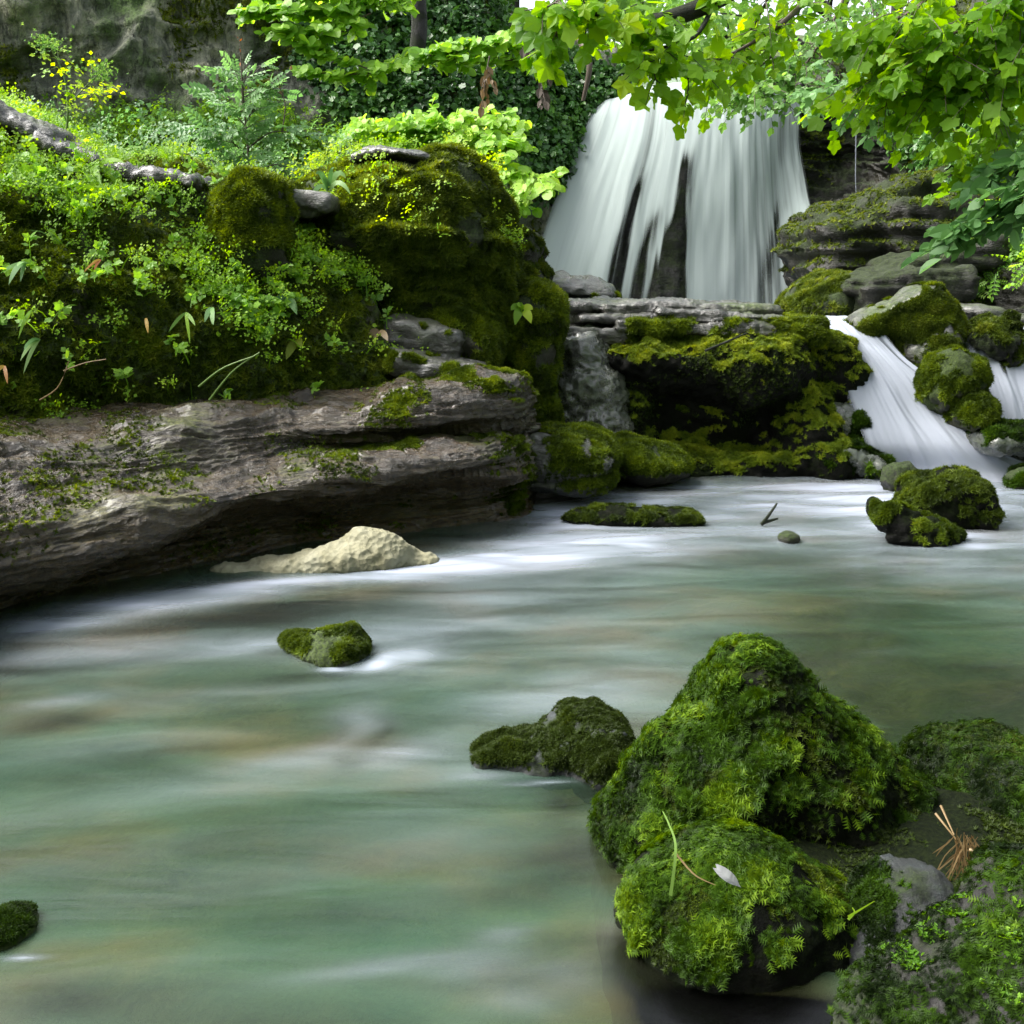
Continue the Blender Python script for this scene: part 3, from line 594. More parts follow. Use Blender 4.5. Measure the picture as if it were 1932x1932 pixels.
rock('dark_slab', 'dark rounded slab lying in front of the waterfall foot, left side', [E(1085, 550, 8.6, 75, 26, .4, roll=6), E(1030, 548, 8.5, 45, 24, .35)], .022, 'lime', 'slab', seed=11, amps=(('f', 3, .05), ('f', 9, .02)), strata=.02, sf=14,
    mosses=[ms(1800, TUFT, 0.0297, 'moss_gold', up=(-.2, .3), keep=lambda c, n: c[:, 2] < 1.15)])
rock('limestone_slab', 'broad flat wet slab capping the central mossy ledge', [B(1180, 577, 7.5, 120, 7, .5, .4), B(1285, 582, 7.45, 150, 8, .5, .4, roll=1), B(1240, 598, 7.4, 150, 7, .5, .4), B(1370, 600, 7.35, 140, 8, .5, .4, roll=4), B(1330, 617, 7.25, 170, 8, .45, .4, roll=2), B(1440, 622, 7.2, 80, 11, .4, .5, roll=6), B(1320, 632, 7.2, 150, 7, .36, .4)], .015, 'lime', 'slab', k=.025, seed=12, amps=(('f', 3, .022), ('f', 9, .014), ('r', 24, .007), ('f', 50, .004)), strata=.016, sf=26,
    mosses=[ms(13000, TUFT, 0.0284, 'moss_gold', up=(-.9, -.3), thr=(-.3, .2), fr=2.5, bright=.3, keep=lambda c, n: (c[:, 2] < P(1300, 600, 7.)[2])*(c[:, 0] > P(1180, 600, 7.)[0]))])
rock('limestone_slab', 'small layered wet slab under the left end of the broad cap slab', [B(1120, 622, 7.25, 70, 9, .4, .6), B(1110, 640, 7.2, 60, 8, .35, .6)], .018, 'lime', 'slab', k=.03, seed=13, amps=(('f', 4, .025), ('f', 12, .012)), strata=.015, sf=20)
rock('mossy_ledge', 'central undercut rock ledge with a bright moss cap and black hollow face', 
    [B(1350, 770, 7.45, 240, 130, .55, .5), E(1240, 678, 7.05, 140, 42, .42), E(1420, 692, 6.95, 95, 66, .4), E(1330, 700, 7.05, 160, 50, .38), E(1468, 695, 7.1, 58, 72, .4), E(1440, 670, 7.2, 84, 48, .4), E(1510, 800, 7.0, 52, 100, .36), E(1528, 858, 6.9, 72, 50, .36), B(1350, 872, 7.0, 270, 26, .42, .7), E(1480, 800, 7.0, 40, 120, .28), E(1190, 780, 7.0, 34, 120, .3)],
    .018, 'black', 'rock ledge', k=.1, cuts=[E(1330, 815, 6.56, 130, 62, .3)], seed=14, amps=(('f', 2.2, .06), ('f', 7, .035), ('r', 13, .018), ('f', 32, .008)),  # black base deepened to carry the shade of the hollow
    mosses=[ms(82000, TUFT, .022, 'moss_gold', up=(.2, .7), thr=(-.65, -.1), fr=2.5, bright=.6, droop=.45), ms(9000, TUFT, .017, 'moss_dark', up=(-1.2, -.4), thr=(.0, .4), fr=2.6, bright=-.3)])
rock('tufa_runnel', 'glistening grey tufa runnel left of the central mossy ledge', [E(1100, 680, 7.0, 50, 60, .3), E(1110, 745, 6.9, 66, 62, .3), E(1130, 800, 6.85, 60, 50, .28), E(1060, 790, 6.9, 60, 70, .28), E(1090, 850, 6.8, 90, 40, .28)], .016, 'tufa', 'rock', k=.08, seed=15, amps=(('f', 4, .04), ('r', 11, .022), ('r', 30, .012)))
rock('tufa_lobe', 'glistening grey and green tufa lobe beside the foot of the cascade', [E(1590, 866, 6.72, 72, 28, .2, roll=8), E(1570, 810, 6.9, 30, 44, .16, roll=-30), E(1610, 800, 6.92, 44, 18, .16, roll=40), E(1635, 874, 6.7, 34, 22, .18)], .015, 'tufa', 'rock', k=.06, seed=16, amps=(('f', 5, .04), ('r', 14, .02), ('r', 34, .010)),
    mosses=[ms(4200, TUFT, 0.0324, 'moss_near', up=(-.8, -.2), keep=lambda c, n: fbm(c, 2.5, 1) > .0)])
rock('mossy_slab', 'dark slab with a wet silvery top and a mossy right shoulder, at the end of the brown ledge', [B(1050, 868, 5.95, 100, 45, .35, .5, roll=4), B(1040, 826, 6.0, 65, 14, .3, .6, roll=3), E(1110, 850, 5.95, 48, 44, .3)], .016, 'lime', 'slab', k=.06, seed=17, amps=(('f', 3, .03), ('f', 10, .015)), strata=.014, sf=14,
    mosses=[ms(9000, TUFT, 0.0257, 'moss_gold', up=(-.3, .4), thr=(-.4, .2), bright=.25, keep=lambda c, n: sst(-.1, .5, c[:, 0]-P(1010, 850, 5.9)[0])), ms(3000, TUFT, 0.0243, 'moss_dark', up=(-.9, -.3))])
rock('mossy_slab', 'low moss covered slab at the waterline between the dark slab and the central ledge', [E(1215, 872, 6.4, 85, 38, .32, roll=5), E(1165, 862, 6.4, 50, 32, .3)], .016, 'dark', 'slab', seed=18, amps=(('f', 4, .03), ('f', 12, .012)),
    mosses=[ms(11000, TUFT, 0.0257, 'moss_gold', up=(-.5, .2), thr=(-.6, -.1), bright=.25)])
# right of the cascade
rock('mossy_boulder', 'peaked boulder with a pale bare crest splitting the two cascades', [E(1735, 612, 7.4, 66, 60, .3), E(1762, 645, 7.3, 50, 66, .28), B(1682, 590, 7.45, 72, 18, .25, .5, roll=-26), E(1740, 572, 7.4, 42, 30, .26), E(1738, 660, 7.32, 52, 42, .26), E(1700, 625, 7.4, 44, 34, .25)], .018, 'lime', 'boulder', k=.06, seed=19, amps=(('f', 3, .04), ('f', 10, .016)),
    mosses=[ms(14000, TUFT, 0.0284, 'moss_dark', up=(-.9, -.2), thr=(-.6, 0), bright=.4, keep=lambda c, n: n[:, 2]-.5*n[:, 0] < .6), ms(5000, TUFT, 0.0311, 'moss_gold', up=(.2, .6), thr=(-.4, .1), keep=lambda c, n: n[:, 0] > -.1)])
rock('mossy_stone', 'upper of two round mossy stones below the peaked boulder', [E(1795, 715, 6.8, 52, 46, .25), E(1770, 740, 6.8, 34, 36, .2)], .014, 'soil', 'stone', seed=20, amps=(('f', 5, .035), ('r', 10, .02), ('f', 28, .008)), mosses=[ms(7000, TUFT, 0.0270, 'moss_gold', up=(-.5, .2), thr=(-.4, .1), bright=.2)])
rock('mossy_stone', 'lower of two round mossy stones below the peaked boulder', [E(1832, 775, 6.65, 38, 40, .22)], .014, 'soil', 'stone', seed=21, amps=(('f', 5, .035), ('r', 10, .02), ('f', 28, .008)), mosses=[ms(4500, TUFT, 0.0270, 'moss_gold', up=(-.5, .2), thr=(-.4, .1), bright=.2)])
rock('wet_stone', 'wet grey and green stone below the second cascade at the right edge', [E(1890, 830, 6.5, 62, 30, .25), E(1950, 835, 6.5, 50, 26, .25)], .014, 'tufa', 'stone', seed=22, amps=(('f', 5, .03), ('f', 14, .012)), mosses=[ms(3000, TUFT, 0.0270, 'moss_near', up=(-.5, .2), thr=(-.1, .3), bright=.3)])
rock('dark_boulder', 'low dark green boulder at the right foot of the waterfall', [E(1550, 580, 9.4, 78, 58, .6, roll=-8), E(1620, 575, 9.3, 60, 50, .5)], .026, 'dark', 'boulder', seed=23, amps=(('f', 3, .05), ('f', 9, .02)), mosses=[ms(9000, TUFT, 0.0324, 'moss_dark', up=(-.5, .3), bright=.5)])
rock('wet_slab', 'pale layered slab on the far bank above the peaked boulder', [B(1700, 545, 9.0, 95, 30, .5, .5, roll=-8), B(1760, 500, 9.4, 90, 26, .5, .5, roll=-14), B(1640, 530, 9.1, 60, 16, .4, .6, roll=-10)], .024, 'wall', 'slab', k=.06, seed=24, amps=(('f', 2.5, .06), ('f', 9, .02)), strata=.04, sf=10)
rock('grey_stone', 'low grey stone on the lip of the second cascade, right of the peaked boulder', [E(1845, 592, 7.6, 50, 18, .25, roll=8)], .016, 'lime', 'stone', seed=25, amps=(('f', 5, .025),))
rock('grey_stone', 'low grey stone at the right edge on the lip of the second cascade', [E(1915, 602, 7.7, 40, 12, .25)], .016, 'lime', 'stone', seed=26, amps=(('f', 5, .025),))
rock('tufa_lobe', 'brown wet rock nose parting the second cascade', [E(1865, 640, 7.2, 34, 32, .2), E(1900, 660, 7.15, 14, 60, .12)], .014, 'wall', 'rock', seed=27, amps=(('f', 6, .03), ('r', 10, .03), ('f', 24, .012)), mosses=[ms(2500, TUFT, .022, 'moss_dark', up=(-.6, .2), bright=.3)])
# stones in the pool
S1 = (('f', 5, .03), ('r', 11, .016), ('f', 26, .008))
Yq = W(1200, 990)[1]; rock('midstream_stone', 'long flat mossy stone breaking the foam in midstream', [B(1215, 982, Yq+.1, 100, 15, .12, .6, roll=3), E(1150, 980, Yq+.06, 60, 18, .1), E(1270, 984, Yq+.08, 50, 14, .1), E(1090, 978, Yq+.05, 30, 9, .07)], .009, 'black', 'stone', k=.04, seed=28, amps=(('f', 6, .02), ('r', 14, .012), ('f', 30, .006)), mosses=[ms(6500, TUFT, .021, 'moss_dark', up=(-.1, .5), thr=(-.3, .2), fr=7, bright=.2)])
Yq = W(1775, 1000)[1]; rock('midstream_stone', 'domed mossy stone behind the wedge, below the cascade', [B(1785, 950, Yq+.2, 68, 46, .2, .55, roll=-4), E(1745, 965, Yq+.18, 55, 44, .2), E(1820, 955, Yq+.2, 40, 50, .18)], .010, 'black', 'stone', k=.04, seed=29, amps=S1, mosses=[ms(9500, TUFT, .022, 'moss_dark', up=(-.1, .6), thr=(-.4, .15), fr=6, bright=.25)])
Yq = W(1740, 1025)[1]; rock('midstream_stone', 'mossy wedge stone in front of the domed one below the cascade', [E(1735, 1000, Yq+.05, 82, 26, .12, roll=16), B(1685, 970, Yq+.1, 36, 16, .1, .5, roll=10), E(1740, 1016, Yq, 66, 16, .09)], .009, 'black', 'stone', k=.03, seed=30, amps=(('f', 6, .022), ('r', 14, .012), ('f', 30, .006)), mosses=[ms(7500, TUFT, .02, 'moss_gold', up=(-.1, .5), thr=(-.4, .1), fr=7, bright=.1)])
rock('grey_stone', 'small bare grey stone behind the domed mossy stone', [E(1697, 905, W(1700, 928)[1]+.1, 27, 30, .1)], .011, 'dark', 'stone', seed=31, amps=(('f', 7, .025), ('r', 14, .014), ('f', 30, .006)))
rock('grey_stone', 'tiny dark stone awash in midstream below the upright twig', [E(1487, 1014, W(1487, 1024)[1]+.03, 22, 12, .06)], .008, 'dark', 'stone', seed=32, amps=(('f', 9, .01),))
rock('midstream_stone', 'dark mossy stone cut by the right edge in the foam', [E(1932, 905, W(1932, 925)[1]+.1, 34, 30, .12)], .011, 'dark', 'stone', seed=33, amps=(('f', 7, .02),), mosses=[ms(2500, TUFT, 0.0243, 'moss_near', up=(-.3, .4), bright=.2)])
rock('midstream_stone', 'small mossy stone alone in the open water, left of centre', [E(622, 1228, W(622, 1247)[1]+.07, 64, 24, .1), E(645, 1228, W(622, 1247)[1]+.07, 40, 30, .09), E(565, 1215, W(565, 1225)[1]+.03, 30, 12, .05)], .008, 'soil', 'stone', seed=34, amps=(('f', 9, .018), ('r', 18, .010), ('f', 40, .004)), mosses=[ms(7000, TUFT, 0.0130, 'moss_gold', up=(-.3, .3), thr=(-.6, 0), bright=.2)])
rock('midstream_stone', 'small mossy stone cut by the left edge of the near water', [E(18, 1752, W(20, 1780)[1]+.04, 50, 34, .07)], .006, 'soil', 'stone', seed=35, amps=(('f', 14, .008), ('f', 35, .004)), mosses=[ms(4500, TUFT, 0.0090, 'moss_near', up=(-.3, .3), thr=(-.5, 0), bright=.3)])
rock('midstream_stone', 'low brown mossy wedge stone left of the big foreground boulder', [E(1100, 1400, W(1080, 1465)[1]+.16, 78, 66, .15), E(1020, 1420, W(1000, 1445)[1]+.07, 105, 40, .12, roll=-12), E(1140, 1430, W(1100, 1480)[1]+.1, 56, 70, .13), E(930, 1425, W(930, 1440)[1]+.03, 44, 16, .06, roll=-12)], .009, 'lichen', 'stone', k=.04, seed=36, amps=(('f', 7, .018), ('r', 16, .012), ('f', 38, .004)),
    mosses=[ms(19000, TUFT, 0.0105, 'moss_dark', up=(-.6, .2), thr=(-.5, .1), fr=7, bright=-.35)])
# foreground boulders
def cap(g0, g1, rest=.05, fr=5.):                          # moss on upper and left slopes; bare black elsewhere stands in for shade
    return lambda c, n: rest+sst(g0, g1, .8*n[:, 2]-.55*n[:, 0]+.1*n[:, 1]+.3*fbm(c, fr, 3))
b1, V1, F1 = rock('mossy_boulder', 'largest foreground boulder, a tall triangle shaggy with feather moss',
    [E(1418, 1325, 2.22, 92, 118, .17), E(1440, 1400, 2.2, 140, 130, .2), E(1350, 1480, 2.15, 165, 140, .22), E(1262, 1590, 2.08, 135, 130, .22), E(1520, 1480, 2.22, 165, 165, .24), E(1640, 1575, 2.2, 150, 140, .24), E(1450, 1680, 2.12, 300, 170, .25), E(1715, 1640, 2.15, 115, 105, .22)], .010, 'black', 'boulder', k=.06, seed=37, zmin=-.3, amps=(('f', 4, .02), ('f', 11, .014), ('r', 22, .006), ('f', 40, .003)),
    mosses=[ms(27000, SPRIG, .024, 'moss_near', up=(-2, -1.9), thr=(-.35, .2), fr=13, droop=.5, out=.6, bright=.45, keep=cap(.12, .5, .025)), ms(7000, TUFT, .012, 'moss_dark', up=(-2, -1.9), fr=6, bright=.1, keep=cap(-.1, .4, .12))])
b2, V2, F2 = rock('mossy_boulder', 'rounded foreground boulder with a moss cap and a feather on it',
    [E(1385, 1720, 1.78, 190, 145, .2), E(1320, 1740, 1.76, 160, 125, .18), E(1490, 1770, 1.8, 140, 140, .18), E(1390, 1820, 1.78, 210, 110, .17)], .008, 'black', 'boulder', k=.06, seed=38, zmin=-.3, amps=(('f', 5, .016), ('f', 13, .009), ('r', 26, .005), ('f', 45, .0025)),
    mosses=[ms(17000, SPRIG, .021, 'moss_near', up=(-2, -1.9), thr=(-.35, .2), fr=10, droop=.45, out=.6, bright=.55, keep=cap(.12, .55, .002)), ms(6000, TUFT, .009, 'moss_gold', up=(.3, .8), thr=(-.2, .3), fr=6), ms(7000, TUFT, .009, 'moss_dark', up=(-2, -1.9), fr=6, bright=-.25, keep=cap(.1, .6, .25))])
rock('mossy_boulder', 'mossy boulder with pale bare veins cut by the right edge', [E(1880, 1500, 2.3, 130, 108, .25), E(1930, 1580, 2.25, 170, 130, .25), E(1800, 1480, 2.35, 60, 45, .15)], .010, 'lichen', 'boulder', k=.06, seed=39, zmin=-.3, amps=(('f', 5, .025), ('r', 10, .014), ('f', 30, .004)),
    mosses=[ms(19000, SPRIG, .024, 'moss_near', up=(-2, -1.), thr=(-.8, -.2), fr=6, droop=.6, out=.5, bright=.15), ms(16000, TUFT, .012, 'moss_dark', up=(-.9, -.2), thr=(-.6, -.1), fr=6, bright=-.05)])
rock('lichened_stone', 'grey blue lichened stone wedged between the foreground boulders', [E(1695, 1735, 1.74, 80, 98, .12, roll=12), E(1650, 1810, 1.7, 80, 90, .12), E(1735, 1690, 1.76, 44, 46, .08)], .007, 'lichen', 'stone', k=.03, seed=40, zmin=-.3, amps=(('f', 7, .016), ('r', 16, .010), ('f', 40, .004)),
    mosses=[ms(1800, TUFT, .010, 'moss_near', up=(-2, -1.9), thr=(-.1, .3), fr=6, bright=.1, keep=lambda c, n: sst(-.2, -.7, n[:, 0]))])
b3, V3, F3 = rock('mossy_bank_rock', 'sloping moss covered rock with dark ridges filling the bottom right corner',
    [E(1960, 1985, 1.32, 250, 230, .28), E(1820, 2040, 1.3, 240, 150, .24), E(2020, 1820, 1.4, 180, 150, .25), B(1820, 1805, 1.42, 250, 24, .05, .5, roll=-40), B(1730, 1915, 1.38, 220, 20, .05, .5, roll=-42), B(1850, 1850, 1.36, 200, 14, .05, .5, roll=-38)], .008, 'bark', 'rock', k=.03, seed=41, zmin=-.3, amps=(('f', 6, .016), ('r', 14, .012), ('f', 40, .004)),
    mosses=[ms(34000, SPRIG, .016, 'moss_near', up=(-2, -1.9), thr=(-.7, -.1), fr=7, droop=.3, out=.55, bright=.12, keep=lambda c, n: .1+sst(.55, .2, -n[:, 0]+.3*fbm(c, 6, 3))), ms(14000, OVAL, .009, 'herb', up=(-2, -1.9), thr=(-.1, .3), fr=4, bright=.0, droop=.1, out=.7, name='leaflets', keep=lambda c, n: sst(.5, .2, -n[:, 0]))])
V, F = grid(np.linspace(.1, 2.2, 76), np.linspace(1.0, 2.5, 56), lambda p: -.06-.6*sst(.26, .1, p[:, 0])-.6*sst(2.3, 2.5, p[:, 1])-.6*sst(1.75, 1.5, p[:, 1]+.25*sst(.75, 1.1, p[:, 0]))+.11*sst(.2, .42, p[:, 0])*sst(2.5, 2.2, p[:, 1])*sst(1.1, 1.3, p[:, 1])+.03*fbm(p, 6, 3))
o = mesh('mossy_ground', V, F, M['black']); tag(o, 'dark wet ground between the foreground boulders', None, None, 'structure')
moss(o, V, F, 12000, TUFT, .011, M['moss_dark'], up=(-.5, 0), thr=(-.2, .3), bright=-.3)
# cream foam heap
rock('foam_heap', 'cream coloured heap of froth piled against the brown ledge', [E(705, 1050, W(700, 1075)[1]+.12, 72, 50, .11), E(640, 1066, W(650, 1080)[1]+.1, 100, 36, .1), E(770, 1062, W(770, 1065)[1]+.08, 55, 24, .08), E(570, 1074, W(570, 1078)[1]+.09, 110, 26, .09), E(480, 1078, W(480, 1080)[1]+.06, 80, 10, .07)], .01, 'foam', 'foam', k=.06, seed=42, amps=(('f', 5, .02), ('f', 14, .012), ('r', 34, .006)))
# ------------------------------------------------------------------ cliffs and rock walls
cl = [(-700, [(420, 10.2), (300, 10.4), (150, 10.7), (0, 10.6), (-150, 11), (-420, 11.5), (-420, 14)]),
      (-250, [(420, 10.6), (300, 10.8), (150, 11.1), (0, 11.0), (-150, 11.4), (-420, 12), (-420, 15)]),
      (50, [(420, 10.9), (300, 11.1), (150, 11.5), (0, 11.3), (-150, 11.8), (-420, 12.4), (-420, 15)]),
      (300, [(420, 11.2), (300, 11.4), (150, 11.6), (0, 11.8), (-150, 12.0), (-420, 12.6), (-420, 15)]),
      (500, [(420, 11.6), (300, 11.8), (150, 12.2), (0, 12.2), (-150, 12.5), (-420, 13), (-420, 15)]),
      (700, [(420, 11.7), (300, 12.0), (150, 12.2), (0, 12.5), (-120, 12.8), (-260, 13.2), (-260, 15.5)]),
      (860, [(460, 11.8), (300, 12.0), (170, 12.3), (60, 12.7), (-40, 13.0), (-90, 13.4), (-90, 15.5)]),
      (950, [(520, 12.2), (330, 12.5), (200, 12.8), (130, 13.1), (90, 13.4), (60, 13.8), (60, 15.5)]),
      (1050, [(560, 13.2), (380, 13.3), (240, 13.3), (160, 13.5), (120, 13.8), (100, 14.1), (100, 15.5)]),
      (1150, [(590, 14.0), (420, 14.0), (260, 13.9), (190, 13.9), (150, 14.1), (140, 14.3), (140, 15.5)])]
ctrl = [[P(u, L[r][0], L[r][1]) for u, L in cl] for r in range(7)]
V, F = patch(ctrl, 240, 420); N = normals(V, F)
sv = np.stack([V[:, 0]*1.8, V[:, 1]*1.8, V[:, 2]*.5], 1)
d = .28*fbm(V, .55, 3)+.10*ridged(sv, 1., 3)+.07*ridged(V*np.array((.6, .6, 3.)), .9, 2)+.06*ridged(V, 2.6, 3)+.03*fbm(V, 8, 3)
CV, CF = V+N*d[:, None], F
CLIFF = mesh('limestone_cliff', CV, CF, M['cliff']); tag(CLIFF, 'tall grey limestone cliff behind the bank on the left', None, None, 'structure')
moss(CLIFF, CV, CF, 24000, TUFT, .05, M['moss_dark'], up=(-1, -.5), fr=.9, thr=(.0, .4), bright=.55)

rw = [(1430, [(600, 12.6), (500, 12.9), (400, 13.2), (300, 13.4), (190, 13.5), (150, 13.6), (150, 16)]),
      (1520, [(600, 11.8), (500, 12.4), (400, 13.2), (300, 13.6), (190, 13.4), (150, 13.4), (150, 16)]),
      (1600, [(600, 10.8), (480, 11.6), (400, 13.0), (300, 13.6), (190, 13.3), (130, 13.2), (120, 16)]),
      (1690, [(620, 10.2), (480, 10.8), (390, 12.2), (300, 12.8), (190, 12.6), (110, 12.5), (80, 16)]),
      (1780, [(620, 9.4), (500, 9.8), (400, 10.6), (300, 11.2), (190, 11.2), (80, 11.4), (40, 15)]),
      (1900, [(640, 8.7), (520, 9.0), (400, 9.5), (280, 9.9), (150, 10.1), (30, 10.4), (-20, 14)]),
      (2080, [(700, 8.0), (520, 8.3), (400, 8.7), (260, 9.0), (120, 9.2), (0, 9.6), (-60, 13)]),
      (2400, [(760, 7.3), (540, 7.5), (400, 7.8), (260, 8.1), (100, 8.4), (-60, 8.8), (-100, 12)])]
ctrl = [[P(u, L[r][0], L[r][1]) for u, L in rw] for r in range(7)]
V, F = patch(ctrl, 240, 260); N = normals(V, F)
st = np.stack([V[:, 0]*.8, V[:, 1]*.8, V[:, 2]*4+V[:, 0]*.5+.6*fbm(V, .9, 2)], 1)
RV, RF = V+N*(.16*fbm(V, .8, 3)+.09*ridged(st, 1., 3)+.14*((st[:, 2]*.55) % 1.-.5)+.04*ridged(V, 4., 3))[:, None], F
RWALL = mesh('rock_wall', RV, RF, M['wall']); tag(RWALL, 'dark mossy rock wall right of the waterfall', None, None, 'structure')
moss(RWALL, RV, RF, 26000, TUFT, .04, M['moss_dark'], up=(-.7, .1), fr=1., thr=(-.1, .35), bright=.4)
rock('rock_outcrop', 'layered wet outcrop slanting up to the right beside the waterfall', [B(1640, 460, 10.6, 120, 52, .8, .5, roll=-8), B(1680, 400, 10.9, 90, 40, .7, .5, roll=-28), B(1600, 420, 11.0, 70, 26, .6, .5, roll=-6), B(1730, 450, 10.3, 80, 60, .7, .5)], .034, 'wall', 'rock', k=.1, seed=50, amps=(('f', 2., .09), ('f', 7, .03)), strata=.09, sf=9,
     mosses=[ms(5000, TUFT, .03, 'moss_dark', up=(-.2, .4), bright=.5)])

# ------------------------------------------------------------------ waterfall: rock apron and sheet of water
ap = [[(1120, 205, 13.2), (1200, 176, 13.1), (1290, 160, 13.1), (1390, 152, 13.1), (1450, 152, 13.15), (1512, 172, 13.4)],
      [(1105, 235, 12.95), (1195, 205, 12.85), (1285, 190, 12.8), (1390, 185, 12.85), (1452, 185, 13.0), (1510, 200, 13.3)],
      [(1078, 300, 12.75), (1175, 280, 12.55), (1280, 265, 12.5), (1385, 265, 12.6), (1452, 265, 12.85), (1508, 270, 13.2)],
      [(1040, 390, 12.5), (1145, 380, 12.3), (1262, 370, 12.25), (1385, 370, 12.4), (1458, 370, 12.7), (1522, 360, 12.9)],
      [(1012, 480, 12.35), (1118, 480, 12.1), (1250, 480, 12.1), (1385, 480, 12.25), (1468, 480, 12.45), (1540, 450, 12.5)],
      [(990, 560, 12.25), (1095, 575, 12.0), (1240, 590, 11.95), (1385, 600, 12.1), (1475, 605, 12.2), (1530, 600, 12.2)],
      [(984, 600, 12.25), (1090, 620, 12.0), (1235, 640, 11.95), (1385, 650, 12.1), (1480, 650, 12.2), (1530, 650, 12.2)]]
ctrl = [[P(*q) for q in r] for r in ap]
V, F = patch(ctrl, 200, 240); N = normals(V, F)
if N[:, 1].mean() > 0: N = -N
s_ = np.tile(np.linspace(0, 1, 240), 200); t_ = np.repeat(np.linspace(0, 1, 200), 240)
fl = np.stack([s_*8.2, t_*4.2, 0*s_], 1)
rel = .11*fbm(np.stack([s_*10, t_*1.6, 0*s_], 1), 1., 3)
RKV = V-N*.16+N*(rel*1.1+.04*fbm(V, 5, 3))[:, None]
back = ctrl[0]
APR = mesh('tufa_apron', RKV, F, M['wall']); tag(APR, 'dark tufa rock behind and between the falling water', None, None, 'structure')
# cover of the water: open gaps where bare rock shows
def px(V):
    d_ = V-CAM; f_ = d_[:, 1]*CT-d_[:, 2]*ST; g_ = d_[:, 1]*ST+d_[:, 2]*CT
    return 966+d_[:, 0]/f_*966/.5, 966-g_/f_*966/.5
u_, v_ = px(V); WV = V+N*(.35*rel+.03)[:, None]
cover = .86+.14*fbm(np.stack([s_*5, t_*1.2, 0*s_], 1), 1., 2)
def gap(uv, wid, soft=26, amt=1.1):                         # a wedge of bare rock in the sheet: centre line (u, v) and half widths
    global cover
    vs = [q[1] for q in uv]; us = [q[0] for q in uv]
    c = np.interp(v_, vs, us); w = np.interp(v_, vs, wid, left=0, right=wid[-1])
    g = sst(w+soft, w-soft*.3, np.abs(u_-c+9*fbm(fl*np.array((7, 1.2, 1)), 1., 2)))*sst(vs[0]-25, vs[0]+40, v_)
    cover = cover-amt*g
gap([(1296, 285), (1282, 400), (1262, 500), (1250, 600)], [0, 7, 20, 32], soft=18, amt=.95)
gap([(1215, 330), (1175, 450), (1150, 600)], [0, 5, 13], soft=18, amt=.6)
gap([(1245, 390), (1215, 480), (1190, 600)], [0, 5, 12], soft=20, amt=.65)
gap([(1480, 170), (1474, 260), (1465, 320)], [2, 5, 2], soft=20, amt=.3)
gap([(1468, 380), (1452, 480), (1440, 540)], [2, 6, 4], soft=20, amt=.35)
cover = cover-.5*sst(.035, 0, s_)-.5*sst(.965, 1, s_)*(t_ < .62)
WF = mesh('waterfall', WV, F, M['fall'], None, True, {'flow': fl, 'cover': cover}); tag(WF, 'broad silky waterfall fanning over the dark tufa apron', None, None, 'structure')
# stream above the crest
V, F = patch([[P(1120, 205, 13.2), P(1290, 160, 13.1), P(1512, 172, 13.4)], [P(1130, 190, 14), P(1290, 150, 14), P(1500, 160, 14)], [P(1180, 150, 17), P(1300, 135, 17), P(1450, 135, 17)]], 20, 30)
tag(mesh('upper_stream_water', V, F, M['water'], None, True, {'foam': np.full(len(V), .7), 'clear': np.zeros(len(V))}), 'stream reaching the crest of the waterfall', None, None, 'structure')

# ------------------------------------------------------------------ cascades
def cascade(name, label, rows, fx, edge=.11, gaps=(), lift=.0):
    ctrl = [[P(u, v, Y-(.14 if v < 860 and v > 605 else 0)) for u, v, Y in r] for r in rows]; n, m = 150, 120
    V, F = patch(ctrl, n, m); N = normals(V, F)
    if N[:, 1].mean() > 0: N = -N
    s = np.tile(np.linspace(0, 1, m), n); t = np.repeat(np.linspace(0, 1, n), m)
    fl = np.stack([s*fx, t*2., 0*s], 1); rel = .016*fbm(np.stack([s*7, t*1.5, 0*s], 1), 1., 3)
    cov = .88+.12*fbm(np.stack([s*5, t*1.5, 0*s], 1), 1., 2)-.6*sst(edge, 0, s)-.6*sst(1-edge, 1, s)-.25*sst(.14, 0, t)
    for s0, t0, t1, w, a in gaps: cov = cov-a*sst(w, w*.2, np.abs(s-s0))*sst(t0, t0+.12, t)*sst(t1, t1-.12, t)
    RK = V-N*.09+N*(1.2*rel+.03*fbm(V, 6, 3))[:, None]
    tag(mesh('cascade_rock', RK, F, M['tufa']), 'wet rock under '+label, None, None, 'structure')
    o = mesh(name, V+N*rel[:, None], F, M['cascade'], None, True, {'flow': fl, 'cover': cov}); tag(o, label, None, None, 'structure')
cascade('cascade', 'white cascade sliding down right of the central ledge',
    [[(1480, 597, 8.4), (1540, 597, 8.4), (1590, 597, 8.4), (1640, 597, 8.4), (1680, 597, 8.4)],
     [(1520, 612, 7.6), (1565, 610, 7.6), (1600, 612, 7.55), (1632, 614, 7.5), (1665, 618, 7.5)],
     [(1560, 655, 7.3), (1605, 652, 7.3), (1640, 655, 7.25), (1676, 662, 7.2), (1705, 672, 7.2)],
     [(1585, 715, 7.1), (1640, 712, 7.1), (1685, 712, 7.05), (1728, 715, 7.0), (1764, 720, 7.0)],
     [(1608, 775, 6.95), (1670, 775, 6.9), (1722, 775, 6.9), (1772, 778, 6.85), (1815, 785, 6.8)],
     [(1632, 835, 6.8), (1700, 838, 6.75), (1765, 838, 6.7), (1825, 840, 6.65), (1890, 852, 6.6)],
     [(1655, 890, 6.65), (1722, 893, 6.6), (1800, 893, 6.5), (1880, 893, 6.45), (1990, 893, 6.4)],
     [(1655, 920, 6.55), (1725, 925, 6.5), (1810, 925, 6.4), (1900, 925, 6.35), (2010, 925, 6.3)]], 2.2, gaps=[(.85, .1, .45, .06, .5), (.55, .05, .3, .05, .3)])
